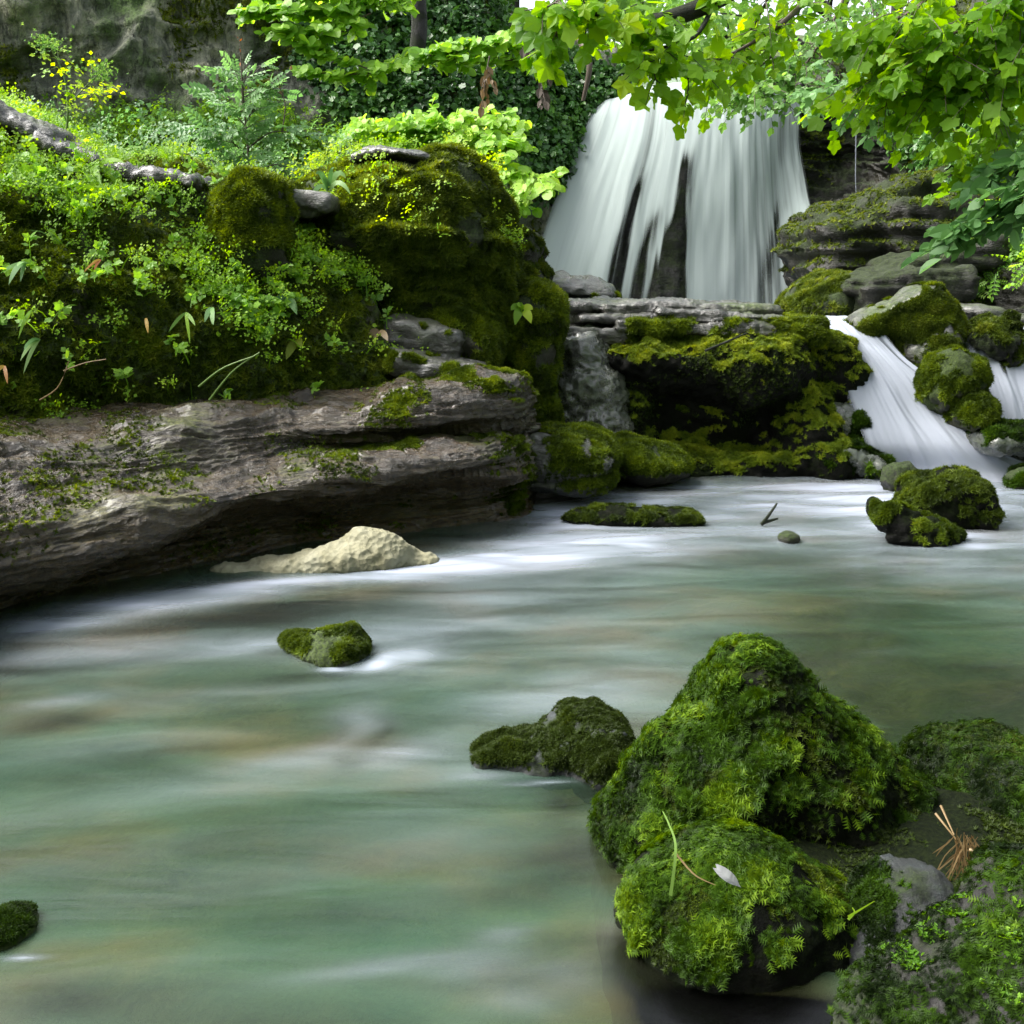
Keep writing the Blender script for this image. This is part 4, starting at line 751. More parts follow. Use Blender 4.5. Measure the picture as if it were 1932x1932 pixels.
cascade('cascade', 'second smaller cascade at the right edge behind the mossy stones',
    [[(1800, 605, 8.3), (1870, 605, 8.3), (1940, 605, 8.3), (2040, 605, 8.3)],
     [(1806, 620, 7.4), (1872, 622, 7.4), (1945, 622, 7.4), (2050, 622, 7.4)],
     [(1822, 680, 7.2), (1880, 682, 7.2), (1955, 682, 7.2), (2060, 682, 7.2)],
     [(1848, 740, 7.05), (1900, 742, 7.0), (1970, 742, 7.0), (2075, 742, 7.0)],
     [(1865, 802, 6.9), (1915, 804, 6.85), (1985, 804, 6.85), (2090, 804, 6.85)],
     [(1868, 840, 6.85), (1920, 844, 6.8), (1990, 844, 6.8), (2095, 844, 6.8)]], 2.0, gaps=[(.16, .0, .4, .1, .9), (.38, .1, .55, .05, .7), (.05, .2, .9, .08, .5)])
# thin thread of water right of the fall
V, F = tube([P(1614, 195, 13.0), P(1615, 260, 13.0), P(1614, 330, 12.9), P(1616, 400, 12.8)], [.010, .008, .006, .003], 6)
WT = mesh('water_thread', V, F, M['cascade'], None, True, {'flow': np.zeros((len(V), 3)), 'cover': np.full(len(V), .42)}); tag(WT, 'thin thread of water dripping down the dark recess', None, None, 'structure')
# ------------------------------------------------------------------ plants
def limb_geo(limbs, n=6):
    Ps = []
    for pts, r in limbs:
        pts = np.array(pts, float)
        if len(pts) > 2: pts = crom(pts, len(pts)*4)
        pts = pts+.02*np.stack([pn(pts*3+k*9) for k in range(3)], 1)*min(1., r[0]*20)
        Ps.append((pts, np.linspace(r[0], r[1], len(pts))))
    return Ps
def plant(name, label, cat_, limbs, ntwig, tl, nleaf, T, size, mat, group=None, up=(0, -.35, .8), jit=.45, droop=.25, flat=.35, t0=.15, bright=.4, limbmat='twig', twr=.003, kind=None, leafname='foliage', along=.6, single=None):
    """a woody spray: limbs, twigs leaving them, leaves along the twigs"""
    o = empty(name, label, cat_, group, kind); Ps = limb_geo(limbs); tubes = []; pos = []; yd = []; zd = []
    for pts, r in Ps: tubes.append(tube(pts, r, 6))
    L = np.array([np.linalg.norm(np.diff(p, axis=0), axis=1).sum() for p, _ in Ps]); pr = L/L.sum()
    for i in range(ntwig):
        p, r = Ps[rng.choice(len(Ps), p=pr)]; t = t0+(1-t0)*rng.random(); k = t*(len(p)-1); j = min(int(k), len(p)-2); b = p[j]+(p[j+1]-p[j])*(k-j)
        td = unit(p[j+1]-p[j]); d = rng.normal(size=3)*np.array((1, 1, flat))+td*along; d[2] -= droop*rng.random(); d = unit(d); l = tl*(.4+.8*rng.random())
        e = b+d*l+np.array((0, 0, -droop*l*.5)); m = (b+e)/2+np.array((0, 0, .08*l))
        q = crom(np.array([b, m, e]), 5); tubes.append(tube(q, np.linspace(min(twr, r.min()*1.2), twr*.4, 5), 4))
        for s in range(nleaf):
            f = .25+.75*(s+rng.random()*.6)/nleaf; kk = min(f, .999)*4; jj = int(kk); c = q[jj]+(q[jj+1]-q[jj])*(kk-jj)
            sd_ = unit(np.cross(d, (0, 0, 1.)))*(1 if s % 2 else -1)
            y = d*.6+sd_*(.9 if s < nleaf-1 else .1)+rng.normal(size=3)*jit*.5; y[2] -= droop
            z = np.array(up)+rng.normal(size=3)*jit
            pos.append(c); yd.append(y); zd.append(z)
    V, F, A = cat([(a, b) for a, b in tubes]); A = np.full(len(V), .3)
    mesh('limb', V, F, M[limbmat], o, True, {'tint': A})
    pos, yd, zd = map(np.array, (pos, yd, zd)); n = len(pos)
    tint = np.clip(bright+.3*pn(pos*2.5)+.5*(rng.random(n)-.5), 0, 1)
    V, F, A = place(T[0], T[1], pos, yd, zd, size*(.55+.65*rng.random(n)), tint)
    mesh(leafname, V, F, M[mat], o, False, {'tint': A}); return o
def pp(*q): return [P(*x) for x in q]

# overhanging sycamore boughs, upper right
G1 = 'sycamore boughs hanging over the stream'
plant('overhanging_bough', 'thick dark sycamore bough with broad leaves over the left half of the waterfall', 'branch',
    [(pp((1420, -50, 4.9), (1340, 5, 4.8), (1250, 34, 4.75), (1180, 44, 4.7), (1110, 22, 4.6)), (.05, .022)), (pp((1180, 44, 4.7), (1130, 25, 4.6), (1085, -10, 4.5)), (.014, .004)),
     (pp((1345, 12, 4.8), (1310, 70, 4.7), (1240, 92, 4.65), (1180, 102, 4.6)), (.012, .003)), (pp((1270, 80, 4.7), (1295, 130, 4.65), (1300, 185, 4.6)), (.006, .002)), (pp((1250, 90, 4.65), (1235, 130, 4.6), (1236, 150, 4.6)), (.006, .002))],
    58, .19, 5, PALM, .09, 'syc', G1, up=(-.1, -.75, .5), droop=.3, bright=.5, limbmat='bark')
plant('overhanging_bough', 'dense sycamore bough with dangling yellow leaves in front of the waterfall crest', 'branch',
    [(pp((1560, -40, 5.2), (1480, 40, 5.0), (1410, 85, 4.9), (1350, 115, 4.8)), (.016, .004)), (pp((1480, 40, 5.0), (1470, 90, 5.0), (1430, 130, 4.95)), (.008, .003)), (pp((1460, -30, 5), (1420, 50, 5), (1380, 90, 5)), (.01, .003))],
    46, .22, 5, PALM, .082, 'syc', G1, up=(-.1, -.75, .5), droop=.5, bright=.6)
plant('overhanging_bough', 'fine twigged branch with small leaves, dark forked twigs against the bright gap', 'branch',
    [(pp((1600, -20, 7.2), (1560, 60, 7.0), (1500, 140, 6.9), (1420, 170, 6.8)), (.012, .003)), (pp((1560, 60, 7), (1590, 110, 7)), (.006, .002)), (pp((1530, 100, 6.9), (1470, 120, 6.9), (1380, 165, 6.9)), (.007, .002)), (pp((1620, -40, 7.3), (1660, 40, 7.2), (1700, 90, 7.1)), (.01, .003))],
    170, .34, 7, PALM, .062, 'far', G1, up=(-.1, -.6, .6), droop=.35, bright=.4)
plant('overhanging_bough', 'leafy bough spreading across the top right corner', 'branch',
    [(pp((2000, -60, 4.8), (1880, 20, 4.9), (1760, 90, 5.0), (1650, 150, 5.1)), (.02, .004)), (pp((1880, 20, 4.9), (1850, 110, 5), (1760, 165, 5.1)), (.01, .003)), (pp((1980, 0, 4.8), (1930, 100, 4.9), (1850, 170, 5)), (.01, .003)), (pp((1800, -60, 5), (1720, 20, 5), (1640, 60, 5.1)), (.01, .003))],
    200, .30, 6, PALM, .085, 'syc', G1, up=(-.1, -.7, .5), droop=.4, bright=.35)
plant('overhanging_bough', 'blue green drooping spray over the dark recess right of the fall', 'branch',
    [(pp((1760, 60, 6), (1680, 130, 6), (1590, 165, 6), (1520, 160, 6)), (.008, .002)), (pp((1700, 110, 6), (1690, 160, 6), (1650, 180, 6)), (.005, .002))],
    60, .24, 6, PALM, .075, 'shrub', G1, up=(-.1, -.6, .6), droop=.4, bright=.35)
plant('overhanging_bough', 'hanging spray of lobed leaves in front of the dark wall at the right edge', 'branch',
    [(pp((1990, 150, 5.2), (1900, 200, 5.3), (1850, 270, 5.4), (1800, 280, 5.4)), (.008, .002)), (pp((1900, 200, 5.3), (1880, 290, 5.3), (1840, 325, 5.3)), (.006, .002))],
    38, .18, 5, PALM, .085, 'herb', G1, up=(0, -.7, .6), droop=.3, bright=.3)
plant('leaning_branch', 'low leaning spray of green and silvery leaves entering from the right edge', 'branch',
    [(pp((2020, 300, 4.6), (1930, 350, 4.7), (1850, 410, 4.8), (1790, 445, 4.9)), (.007, .0015)), (pp((2010, 380, 4.6), (1930, 400, 4.7), (1840, 425, 4.8)), (.006, .0015)), (pp((2020, 250, 4.7), (1940, 290, 4.8), (1860, 340, 4.9)), (.006, .0015))],
    62, .17, 6, OVAL, .10, 'shrub', None, up=(0, -.5, .8), droop=.25, bright=.2, limbmat='stem', along=1.1)
plant('overhanging_bough', 'broad leaved twig dangling at the top, left of the waterfall', 'branch',
    [(pp((1090, -30, 4.6), (1040, 10, 4.6), (990, 20, 4.6)), (.007, .002)), (pp((1040, 10, 4.6), (1050, 70, 4.6), (1020, 95, 4.6)), (.005, .002))], 16, .16, 5, PALM, .105, 'syc', G1, up=(-.1, -.75, .5), droop=.5, bright=.4)
for k, (u, v, lab) in enumerate(((1000, 75, 'bunch of brown withered leaves hanging highest of three, left of the bough'), (1022, 150, 'small bunch of brown withered leaves hanging in front of the ivy'), (912, 165, 'pale grey bunch of withered leaves hanging before the cliff shrubs'))):
    o = plant('withered_leaves', lab, 'dead leaves', [(pp((u+12, v-60, 5.5), (u+4, v-20, 5.5), (u, v+20, 5.5)), (.004, .002))], 8, .06, 3, OVAL, .05, 'straw' if k == 2 else 'twig', 'withered leaf bunches', up=(0, -1, .1), droop=1.4, bright=.3)
# pale layered sprays in front of the cliff
G2 = 'pale leafy sprays in front of the cliff'
plant('leafy_spray', 'largest tiered spray of pale green rounded leaves, left of the ivy trunk', 'branch',
    [(pp((860, -60, 9.6), (740, -5, 9.3), (620, 20, 9.1), (490, 25, 8.9)), (.02, .004)), (pp((740, -5, 9.3), (640, -15, 9.1), (480, -5, 8.9)), (.01, .003)), (pp((700, 25, 9.2), (620, 55, 9.0), (530, 60, 8.9)), (.01, .003))],
    150, .24, 8, ROUND, .09, 'lime_leaf', G2, up=(-.3, -.85, .65), droop=.05, flat=.08, bright=.45, jit=.3)
plant('leafy_spray', 'thin lower tier of rounded leaves against the dark cliff', 'branch',
    [(pp((830, 90, 9.4), (760, 115, 9.2), (680, 140, 9.0), (570, 135, 8.8)), (.012, .003)), (pp((700, 132, 9), (640, 110, 9), (560, 80, 8.9)), (.006, .002))],
    62, .2, 7, ROUND, .088, 'lime_leaf', G2, up=(-.3, -.85, .65), droop=.05, flat=.08, bright=.45, jit=.3)
plant('leafy_spray', 'small tier of pale leaves right of the ivy trunk', 'branch',
    [(pp((1020, 60, 9.2), (940, 80, 9.0), (870, 90, 9), (810, 105, 8.9)), (.012, .003)), (pp((1010, 110, 9.0), (930, 115, 9), (850, 112, 8.9)), (.008, .002))],
    80, .22, 7, ROUND, .088, 'lime_leaf', G2, up=(-.3, -.85, .65), droop=.05, flat=.08, bright=.35, jit=.3)
plant('leafy_shrub', 'spreading shrub of broad pale green leaves behind the big mossy boulder', 'shrub',
    [(pp((760, 380, 8.4), (790, 280, 8.2), (780, 235, 8.0)), (.02, .006)), (pp((790, 300, 8.2), (860, 250, 8.0), (960, 270, 7.8)), (.014, .004)), (pp((800, 320, 8.1), (900, 300, 7.9), (1020, 345, 7.6)), (.012, .003)), (pp((780, 260, 8.1), (720, 230, 8), (690, 245, 7.9)), (.01, .003)), (pp((780, 260, 8.1), (840, 225, 8), (930, 225, 8)), (.01, .003)), (pp((830, 330, 8), (900, 350, 7.8), (960, 370, 7.6)), (.01, .003))],
    330, .25, 8, ROUND, .074, 'lime_leaf', None, up=(-.2, -.8, .65), droop=.2, flat=.2, bright=.6, jit=.3)
# rowan like sapling on the bank, ragwort like plants
plant('rowan_sapling', 'young sapling with feathery pinnate leaves on the bank top left of centre', 'sapling',
    [(pp((470, 370, 7.0), (468, 280, 7.0), (460, 200, 7.0), (458, 130, 7.0)), (.01, .003)), (pp((468, 300, 7), (430, 260, 6.9), (400, 250, 6.9)), (.006, .002)), (pp((468, 280, 7), (510, 250, 6.9), (545, 250, 6.9)), (.006, .002)), (pp((465, 240, 7), (430, 200, 7), (420, 180, 7)), (.005, .002)), (pp((465, 230, 7), (490, 185, 7), (505, 175, 7)), (.005, .002)), (pp((470, 330, 7), (420, 310, 6.9), (390, 300, 6.9)), (.005, .002)), (pp((470, 330, 7), (520, 310, 6.9), (540, 330, 6.9)), (.005, .002))],
    85, .2, 3, PINN, .15, 'shrub', None, up=(-.2, -.7, .7), droop=.1, flat=.15, bright=.4, jit=.3)
plant('bare_shoot', 'thin reddish bare shoot rising from the sapling', 'twig', [(pp((458, 200, 6.9), (456, 130, 6.9), (452, 75, 6.9)), (.006, .002)), (pp((460, 160, 6.9), (468, 115, 6.9)), (.004, .002))], 5, .06, 1, OVAL, .03, 'yellow', bright=.9, droop=-.5)
plant('dead_stem', 'dry branching dead stem right of the sapling', 'twig', [(pp((532, 250, 6.8), (538, 200, 6.8), (528, 165, 6.8)), (.005, .003)), (pp((528, 165, 6.8), (510, 155, 6.8)), (.003, .001)), (pp((528, 165, 6.8), (540, 140, 6.8)), (.003, .001)), (pp((528, 165, 6.8), (522, 130, 6.8)), (.003, .001))], 6, .06, 1, OVAL, .025, 'straw', bright=.5, droop=-.3)
# umbellifer
o = plant('umbellifer', 'tall cow parsley like plant with two pale flower heads on the left bank', 'wild flower',
    [(pp((125, 265, 5.9), (128, 200, 5.9), (120, 140, 5.9), (98, 95, 5.9)), (.007, .003)), (pp((128, 200, 5.9), (155, 170, 5.9), (190, 135, 5.9)), (.004, .002)), (pp((126, 230, 5.9), (108, 190, 5.9)), (.004, .002))],
    14, .10, 2, HERB, .13, 'herb', None, up=(0, -.5, .8), droop=.2, bright=.75, limbmat='stem')
for (u, v) in ((92, 82), (188, 135)):
    c = P(u, v, 5.9); p = c+rng.normal(size=(150, 3))*np.array((.045, .045, .03))
    V, F, A = place(TUFT[0], TUFT[1], p, rng.normal(size=p.shape)+np.array((0, 0, .6)), rng.normal(size=p.shape), np.full(150, .014), rng.random(150)); mesh('blossom', V, F, M['far'], o, False, {'tint': A})

# ivy mats: leaves over the rock surfaces
def mat_on(name, label, cat_, V, F, n, T, size, mat, wt, lift=.05, droop=.5, bright=.4, kind=None, group=None, parent=None, stems=0):
    p, nn = sample(V, F, n, wt); p = p+nn*(lift*rng.random((n, 1)))
    r = rng.normal(size=p.shape); y = r*.6+nn*.3+np.array((0, 0, -droop)); cl = fbm(p, 2.2, 3)
    z = nn+rng.normal(size=p.shape)*.35+np.array((0, 0, .35))
    tint = np.clip(bright+.4*cl+.5*(rng.random(n)-.5), 0, 1)
    Vm, Fm, A = place(T[0], T[1], p, y, z, size*(.5+.7*rng.random(n)), tint)
    o = mesh(name, Vm, Fm, M[mat], parent, False, {'tint': A}); return tag(o, label, cat_, group, kind)
def band(poly):                                             # weight inside a photo region given as u -> (centre v, half height)
    us = [q[0] for q in poly]
    def w(c, n):
        u, v = px(c); vc = np.interp(u, us, [q[1] for q in poly]); h = np.interp(u, us, [q[2] for q in poly])
        return sst(1.25, .6, np.abs(v-vc)/h+.35*fbm(c, 1.6, 3))*((u > us[0]) & (u < us[-1]))
    return w
mat_on('ivy', 'dark glossy ivy hanging on the cliff just left of the waterfall', 'ivy', CV, CF, 17000, PALM, .085, 'ivy', band([(930, 210, 120), (1000, 210, 130), (1060, 250, 130), (1120, 240, 110), (1175, 190, 50)]), .22, bright=.5)
mat_on('ivy', 'deep green creeper curtain on the cliff behind the pale sprays', 'ivy', CV, CF, 15000, PALM, .085, 'ivy', band([(560, 60, 90), (650, 110, 120), (740, 130, 170), (860, 140, 170), (950, 160, 130)]), .2, bright=.35)
mat_on('ivy', 'sparse green growth along the foot of the cliff on the left', 'creeper', CV, CF, 5000, HERB, .16, 'herb', band([(-50, 260, 40), (150, 290, 50), (350, 270, 60), (560, 300, 70), (700, 320, 80)]), .3, bright=.2)
mat_on('ivy', 'bushy dark ivy trailing over the rock wall at the upper right', 'ivy', RV, RF, 15000, PALM, .075, 'ivy', band([(1660, 170, 40), (1720, 190, 70), (1780, 220, 100), (1850, 220, 120), (1932, 180, 110), (2060, 160, 110)]), .3, bright=.6)
mat_on('fern_tuft', 'scattered yellow green ferns on the dark wall at the right edge', 'fern', RV, RF, 420, LACE, .2, 'lime_leaf', band([(1800, 500, 60), (1850, 480, 70), (1932, 450, 60), (2000, 450, 60)]), .1, bright=.3)
# trunk wrapped in creeper and bare root on the cliff
V, F = tube(limb_geo([(pp((782, 130, 11.0), (790, 60, 11.0), (788, -20, 11.0), (800, -120, 11.0)), (.09, .07))])[0][0], .08, 8)
tag(mesh('creeper_trunk', V, F, M['bark']), 'slim brown trunk wrapped in creeper, standing against the cliff among the ivy', 'creeper')
V, F = tube(crom(np.array(pp((1100, 190, 12.1), (1112, 130, 12.0), (1105, 95, 12.1), (1095, 70, 12.4))), 14), np.linspace(.02, .06, 14), 7)
tag(mesh('bare_root', V, F, M['twig'], None, True, {'tint': np.full(len(V), .8)}), 'pale bare root curling down the cliff left of the waterfall crest', 'root')

# herb cover on the bank: nobody could count it
hb = [(-420, 240, 90), (0, 310, 95), (110, 360, 90), (200, 430, 100), (350, 480, 115), (480, 520, 100), (600, 545, 90), (690, 590, 75), (760, 650, 30)]
def herb_w(c, n):
    w = band(hb)(c, n); return w*sst(-.35, .15, fbm(c+3, 2.6, 3))+.06
def herbs(name, label, V, F, n, T, size, mat, wt, lift, bright):
    p, nn = sample(V, F, n, wt); u, v = px(p)
    h = lift*rng.random((n, 1))**1.5; p = p+nn*h*.8+np.array((0, 0, 1))*h*.6
    r = rng.normal(size=p.shape); y = r*np.array((1, 1, .3))+nn*.5+np.array((0, 0, -.15)); z = np.array((-.3, -.7, .6))+rng.normal(size=p.shape)*.4
    cl = fbm(p, 1.7, 2); tint = np.clip(bright+.35*cl+.5*(rng.random(n)-.5), 0, 1)
    Vm, Fm, A = place(T[0], T[1], p, y, z, size*(.5+.7*rng.random(n)), tint)
    return tag(mesh(name, Vm, Fm, M[mat], None, False, {'tint': A}), label, None, None, 'stuff')
def herb_plants(name, label, V, F, n, wt, hl, ll, mat, bright, k=6, T=HERB):
    p, nn = sample(V, F, n, wt); d = unit(nn*.7+np.array((0, 0, .55))+rng.normal(size=p.shape)*.4); l = hl*(.35+.9*rng.random((n, 1))); g = .35+.5*rng.random((n, 1))
    ts = np.linspace(0, 1, 5); C = p[:, None]+d[:, None]*(l[:, None]*ts[None, :, None]); C[..., 2] -= (g*l)*ts[None]**2
    sd = unit(np.cross(d, np.array((0, -1, .2)))); w = .0035*np.linspace(1, .4, 5)[None, :, None]
    A_ = np.stack([C-sd[:, None]*w, C+sd[:, None]*w], 2).reshape(-1, 3); i = (np.arange(n)*10)[:, None, None]; j = np.arange(4)[None, :, None]*2
    Fs = (i+j+np.array([[[0, 1, 3]]])).reshape(-1, 3); Fs2 = (i+j+np.array([[[0, 3, 2]]])).reshape(-1, 3)
    parts = [(A_, np.concatenate([Fs, Fs2]), np.full(len(A_), .15))]; base = np.clip(bright+.35*fbm(p, 1.7, 2), 0, 1)
    for q in range(k):
        t = .35+.65*(q+.5*rng.random((n, 1)))/k; t = np.minimum(t, 1); c = p+d*l*t; c[:, 2] -= (g*l*t*t)[:, 0]
        y = d*.5+sd*(1 if q % 2 else -1)*(.9 if q < k-1 else .1)+rng.normal(size=p.shape)*.4; y[:, 2] -= .15
        z = np.array((-.25, -.65, .65))+rng.normal(size=p.shape)*.35
        parts.append(place(T[0], T[1], c, y, z, ll*(.5+.6*rng.random(n)), np.clip(base+.35*(rng.random(n)-.5), 0, 1)))
    V2, F2, A2 = cat(parts); return tag(mesh(name, V2, F2, M[mat], None, False, {'tint': A2}), label, None, None, 'stuff')
herb_plants('herb_cover', 'lacy bright green herbs spilling over the bank', BV, BF, 3300, herb_w, .2, .075, 'herb', .6)
herb_plants('leafy_cover', 'small lobed leaves on thin stems between the herbs of the bank', BV, BF, 1200, herb_w, .22, .05, 'lime_leaf', .35, 7, PALM)
herbs('fine_herbs', 'fine yellow green leaflets between the herbs on the bank', BV, BF, 3500, PALM, .034, 'herb', herb_w, .08, .4)
herbs('boulder_herbs', 'bright herbs growing on the crown and right shoulder of the big mossy boulder', GV, GF, 900, HERB, .075, 'herb',
      lambda c, n: sst(.1, .6, n[:, 2])*sst(-.1, .3, fbm(c, 2.5, 2))*np.where(px(c)[0] > 840, 1.6, .7)*(px(c)[1] < 470), .1, .7)
def flat(a): return lambda p: a+0*p[:, 0]
V, F = grid(np.linspace(-5.5, -1.0, 40), np.linspace(6.6, 10.8, 40), lambda p: 1.25+.45*sst(1, -3, p[:, 0])+.12*fbm(p, 1., 2))
tag(mesh('bank_top', V, F, M['earth']), 'earth shelf between the bank and the cliff', None, None, 'structure')
herbs('shelf_herbs', 'soft green plants on the shelf below the cliff', V, F, 3000, HERB, .16, 'shrub', lambda c, n: np.ones(len(c)), .5, .35)

# strap leaved plants, blades, straws
def blade(base, d, l, w, droop, n=7, twist=0.):
    t = np.linspace(0, 1, n); d = unit(np.array(d, float)); c = np.array(base)+d*(l*t)[:, None]; c[:, 2] -= droop*l*t**2
    tg = unit(np.gradient(c, axis=0)); s = unit(np.cross(tg, (0.1, -.9, .4))); wd_ = w*np.sin(np.pi*np.clip(.12+.88*t, 0, 1))**.7*.5
    V = np.concatenate([c-s*wd_[:, None], c+s*wd_[:, None]]); i = np.arange(n-1)
    return V, np.stack([i, i+n, i+n+1, i+1], 1)
def strap(name, label, cat_, base, n, l, w, mat, group=None, dirs=None, droop=.8, spread=.6):
    Ps = []
    for k in range(n):
        d = dirs[k] if dirs else (rng.normal()*spread, -.3+rng.normal()*spread*.6, .6+.5*rng.random())
        V, F = blade(base, d, l*(.6+.6*rng.random()), w*(.7+.5*rng.random()), droop*(.5+rng.random())); Ps.append((V, F, np.full(len(V), rng.random())))
    V, F, A = cat(Ps); return tag(mesh(name, V, F, M[mat], None, True, {'tint': A}), label, cat_, group)
G3 = 'strap leaved plants on the bank'
for (u, v, Y, n, l, w, mt, lab) in ((165, 335, 5.35, 16, .3, .03, 'herb', 'tuft of long strap leaves at the top of the left bank'), (205, 385, 5.2, 12, .26, .025, 'herb', 'tuft of arching strap leaves below the pale rock edge'),
        (48, 495, 4.62, 4, .17, .035, 'shrub', 'small glossy leaf rosette near the left edge of the bank'), (75, 640, 4.6, 4, .17, .03, 'shrub', 'drooping glossy leaf rosette low at the left edge of the bank'), (60, 585, 4.55, 3, .16, .026, 'herb', 'arched leaf standing out low on the left bank'),
        (190, 490, 4.72, 3, .11, .022, 'yellow', 'yellowing curled strap leaves in the middle of the left bank'), (275, 600, 4.85, 1, .11, .03, 'yellow', 'single yellow leaf hanging on the bank above the ledge'), (350, 590, 4.9, 3, .16, .035, 'herb', 'few arched green leaves on the bank centre'), (400, 580, 5.0, 3, .2, .035, 'shrub', 'long drooping leaf beside the arched pair on the bank'),
        (620, 360, 6.0, 7, .28, .03, 'shrub', 'strap leaf tuft on the left shoulder of the big boulder'), (715, 420, 5.95, 3, .18, .025, 'herb', 'thin strap leaf hanging on the face of the big boulder'), (8, 690, 4.5, 2, .1, .03, 'yellow', 'yellowed leaves cut by the left edge of the bank'),
        (540, 560, 5.35, 4, .2, .06, 'shrub', 'broad grey green drooping leaf in the herbs'), (560, 640, 5.3, 3, .2, .06, 'moss_dark', 'broad dark drooping leaf below the herbs'), (715, 625, 5.7, 3, .16, .08, 'straw', 'pale dry lobed leaf at the right end of the bank'), (985, 590, 6.2, 7, .13, .05, 'herb', 'fresh green leaf tuft on the tall mossy boulder')):
    strap('strap_plant', lab, 'plant', P(u, v, Y-.06), n, l if n > 5 else l*.62, w if n > 5 else w*.62, mt, G3, dirs=None if n > 5 else [(rng.normal()*.5, -.7, .25*rng.normal()-.1) for _ in range(n)], droop=.8 if n > 5 else .5)
def stems(name, label, cat_, lines, r, mat, group=None, n=5):
    Ps = [tube(crom(np.array(pp(*L)), 10) if len(L) > 2 else np.array(pp(*L)), np.linspace(r, r*.5, 10 if len(L) > 2 else 2), n) for L in lines]
    V, F, A = cat([(a, b, np.full(len(a), .6)) for a, b in Ps]); return tag(mesh(name, V, F, M[mat], None, True, {'tint': A}), label, cat_, group)
stems('flower_stalk', 'pale green branching flower stalk leaning low on the bank', 'plant', [[(395, 755, 4.75), (440, 700, 4.75), (490, 665, 4.75)], [(375, 730, 4.75), (420, 695, 4.75), (480, 672, 4.75)]], .006, 'stem')
stems('dry_straw', 'thin dry straw curving down the left bank', 'straw', [[(75, 755, 4.45), (110, 730, 4.45), (130, 680, 4.45)]], .004, 'straw')
stems('dry_straw', 'thin tan straw lying on the bank above the ledge', 'straw', [[(120, 700, 4.5), (160, 685, 4.5), (200, 678, 4.5)]], .004, 'straw')
stems('twig', 'dark forked twig standing in the foam of midstream', 'twig', [[(1436, 990, W(1440, 990)[1]), (1452, 970, W(1440, 990)[1]), (1466, 950, W(1440, 990)[1]+.03)], [(1440, 986, W(1440, 990)[1]), (1468, 978, W(1440, 990)[1])]], .011, 'bark')
stems('twig', 'dark stick leaning on the moss of the central ledge', 'twig', [[(1330, 662, 6.6), (1370, 645, 6.6), (1410, 628, 6.65)]], .01, 'bark')
stems('twig', 'dry twig pointing out of the straw clump between the right boulders', 'twig', [[(1830, 1603, 1.75), (1862, 1622, 1.72), (1895, 1640, 1.7)]], .004, 'straw')
stems('twig', 'pale dry twig bridging the two right boulders', 'twig', [[(1765, 1535, 1.95), (1785, 1560, 1.92), (1805, 1585, 1.9)], [(1775, 1520, 1.95), (1800, 1575, 1.9)]], .003, 'straw')
Ps = []
for k in range(46):
    b = P(1822+rng.normal()*16, 1586+rng.normal()*10, 1.80+rng.normal()*.015); V, F = blade(b, (rng.normal()*.45, -.1+.3*rng.normal(), -1), .11*(.4+.8*rng.random()), .0028, .12*rng.normal(), 9); V = V+.006*np.stack([pn(V*22+k), pn(V*22+k+5), 0*V[:, 0]], 1); Ps.append((V, F, np.full(len(V), rng.random()*.8)))
V, F, A = cat(Ps); tag(mesh('dry_grass_clump', V, F, M['straw'], None, True, {'tint': A}), 'clump of dry brown grass caught between the foreground boulders', 'dry grass')
# feather: shaft with two vanes
a, b = P(1352, 1638, 1.575), P(1398, 1674, 1.565); ax = unit(b-a); nn_ = unit(np.cross(ax, (1, .2, .9))); t = np.linspace(0, 1, 16); w_ = .011*np.sin(np.pi*np.clip(t*.9+.08, 0, 1))**.6
sd_ = unit(np.cross(nn_, ax)); c = a+(b-a)*t[:, None]+nn_*(.004*np.sin(np.pi*t))[:, None]
V = np.concatenate([c-sd_*w_[:, None]*.7-ax*.006, c+nn_*.0015, c+sd_*w_[:, None]-ax*.006]); i = np.arange(15)
F = np.concatenate([np.stack([i, i+16, i+17, i+1], 1), np.stack([i+16, i+32, i+33, i+17], 1)])
tag(mesh('feather', V, F, M['feather'], None, False, {'tint': rng.random(len(V))}), 'small grey feather lying on the moss cap of the front boulder', 'feather')
def bl(name, label, pts, w, mat, cat_='grass blade', group=None):
    c = crom(np.array(pp(*pts)), 12); tg = unit(np.gradient(c, axis=0)); s = unit(np.cross(tg, (0, -1, .3))); ww = w*np.linspace(1, .25, 12)[:, None]
    V = np.concatenate([c-s*ww, c+s*ww]); i = np.arange(11); F = np.stack([i, i+12, i+13, i+1], 1)
    return tag(mesh(name, V, F, M[mat], None, True, {'tint': np.full(len(V), .7)}), label, cat_, group)
G4 = 'loose grass blades on the near boulders'
bl('grass_blade', 'long bent green grass blade hanging over the left of the front boulder', [(1265, 1690, 1.56), (1275, 1600, 1.60), (1262, 1555, 1.68), (1250, 1530, 1.74)], .003, 'stem', group=G4)
bl('grass_blade', 'thin pale grass blade lying across the moss cap toward the feather', [(1275, 1610, 1.60), (1310, 1650, 1.58), (1350, 1670, 1.57)], .002, 'straw', group=G4)
bl('grass_blade', 'short green blade standing between the front boulder and the lichened stone', [(1600, 1730, 1.6), (1625, 1715, 1.6), (1650, 1700, 1.6)], .0025, 'herb', group=G4)
bl('grass_blade', 'second short blade, yellow green, at the edge of the front boulder', [(1600, 1735, 1.6), (1612, 1722, 1.6), (1608, 1712, 1.6)], .0025, 'lime_leaf', group=G4)

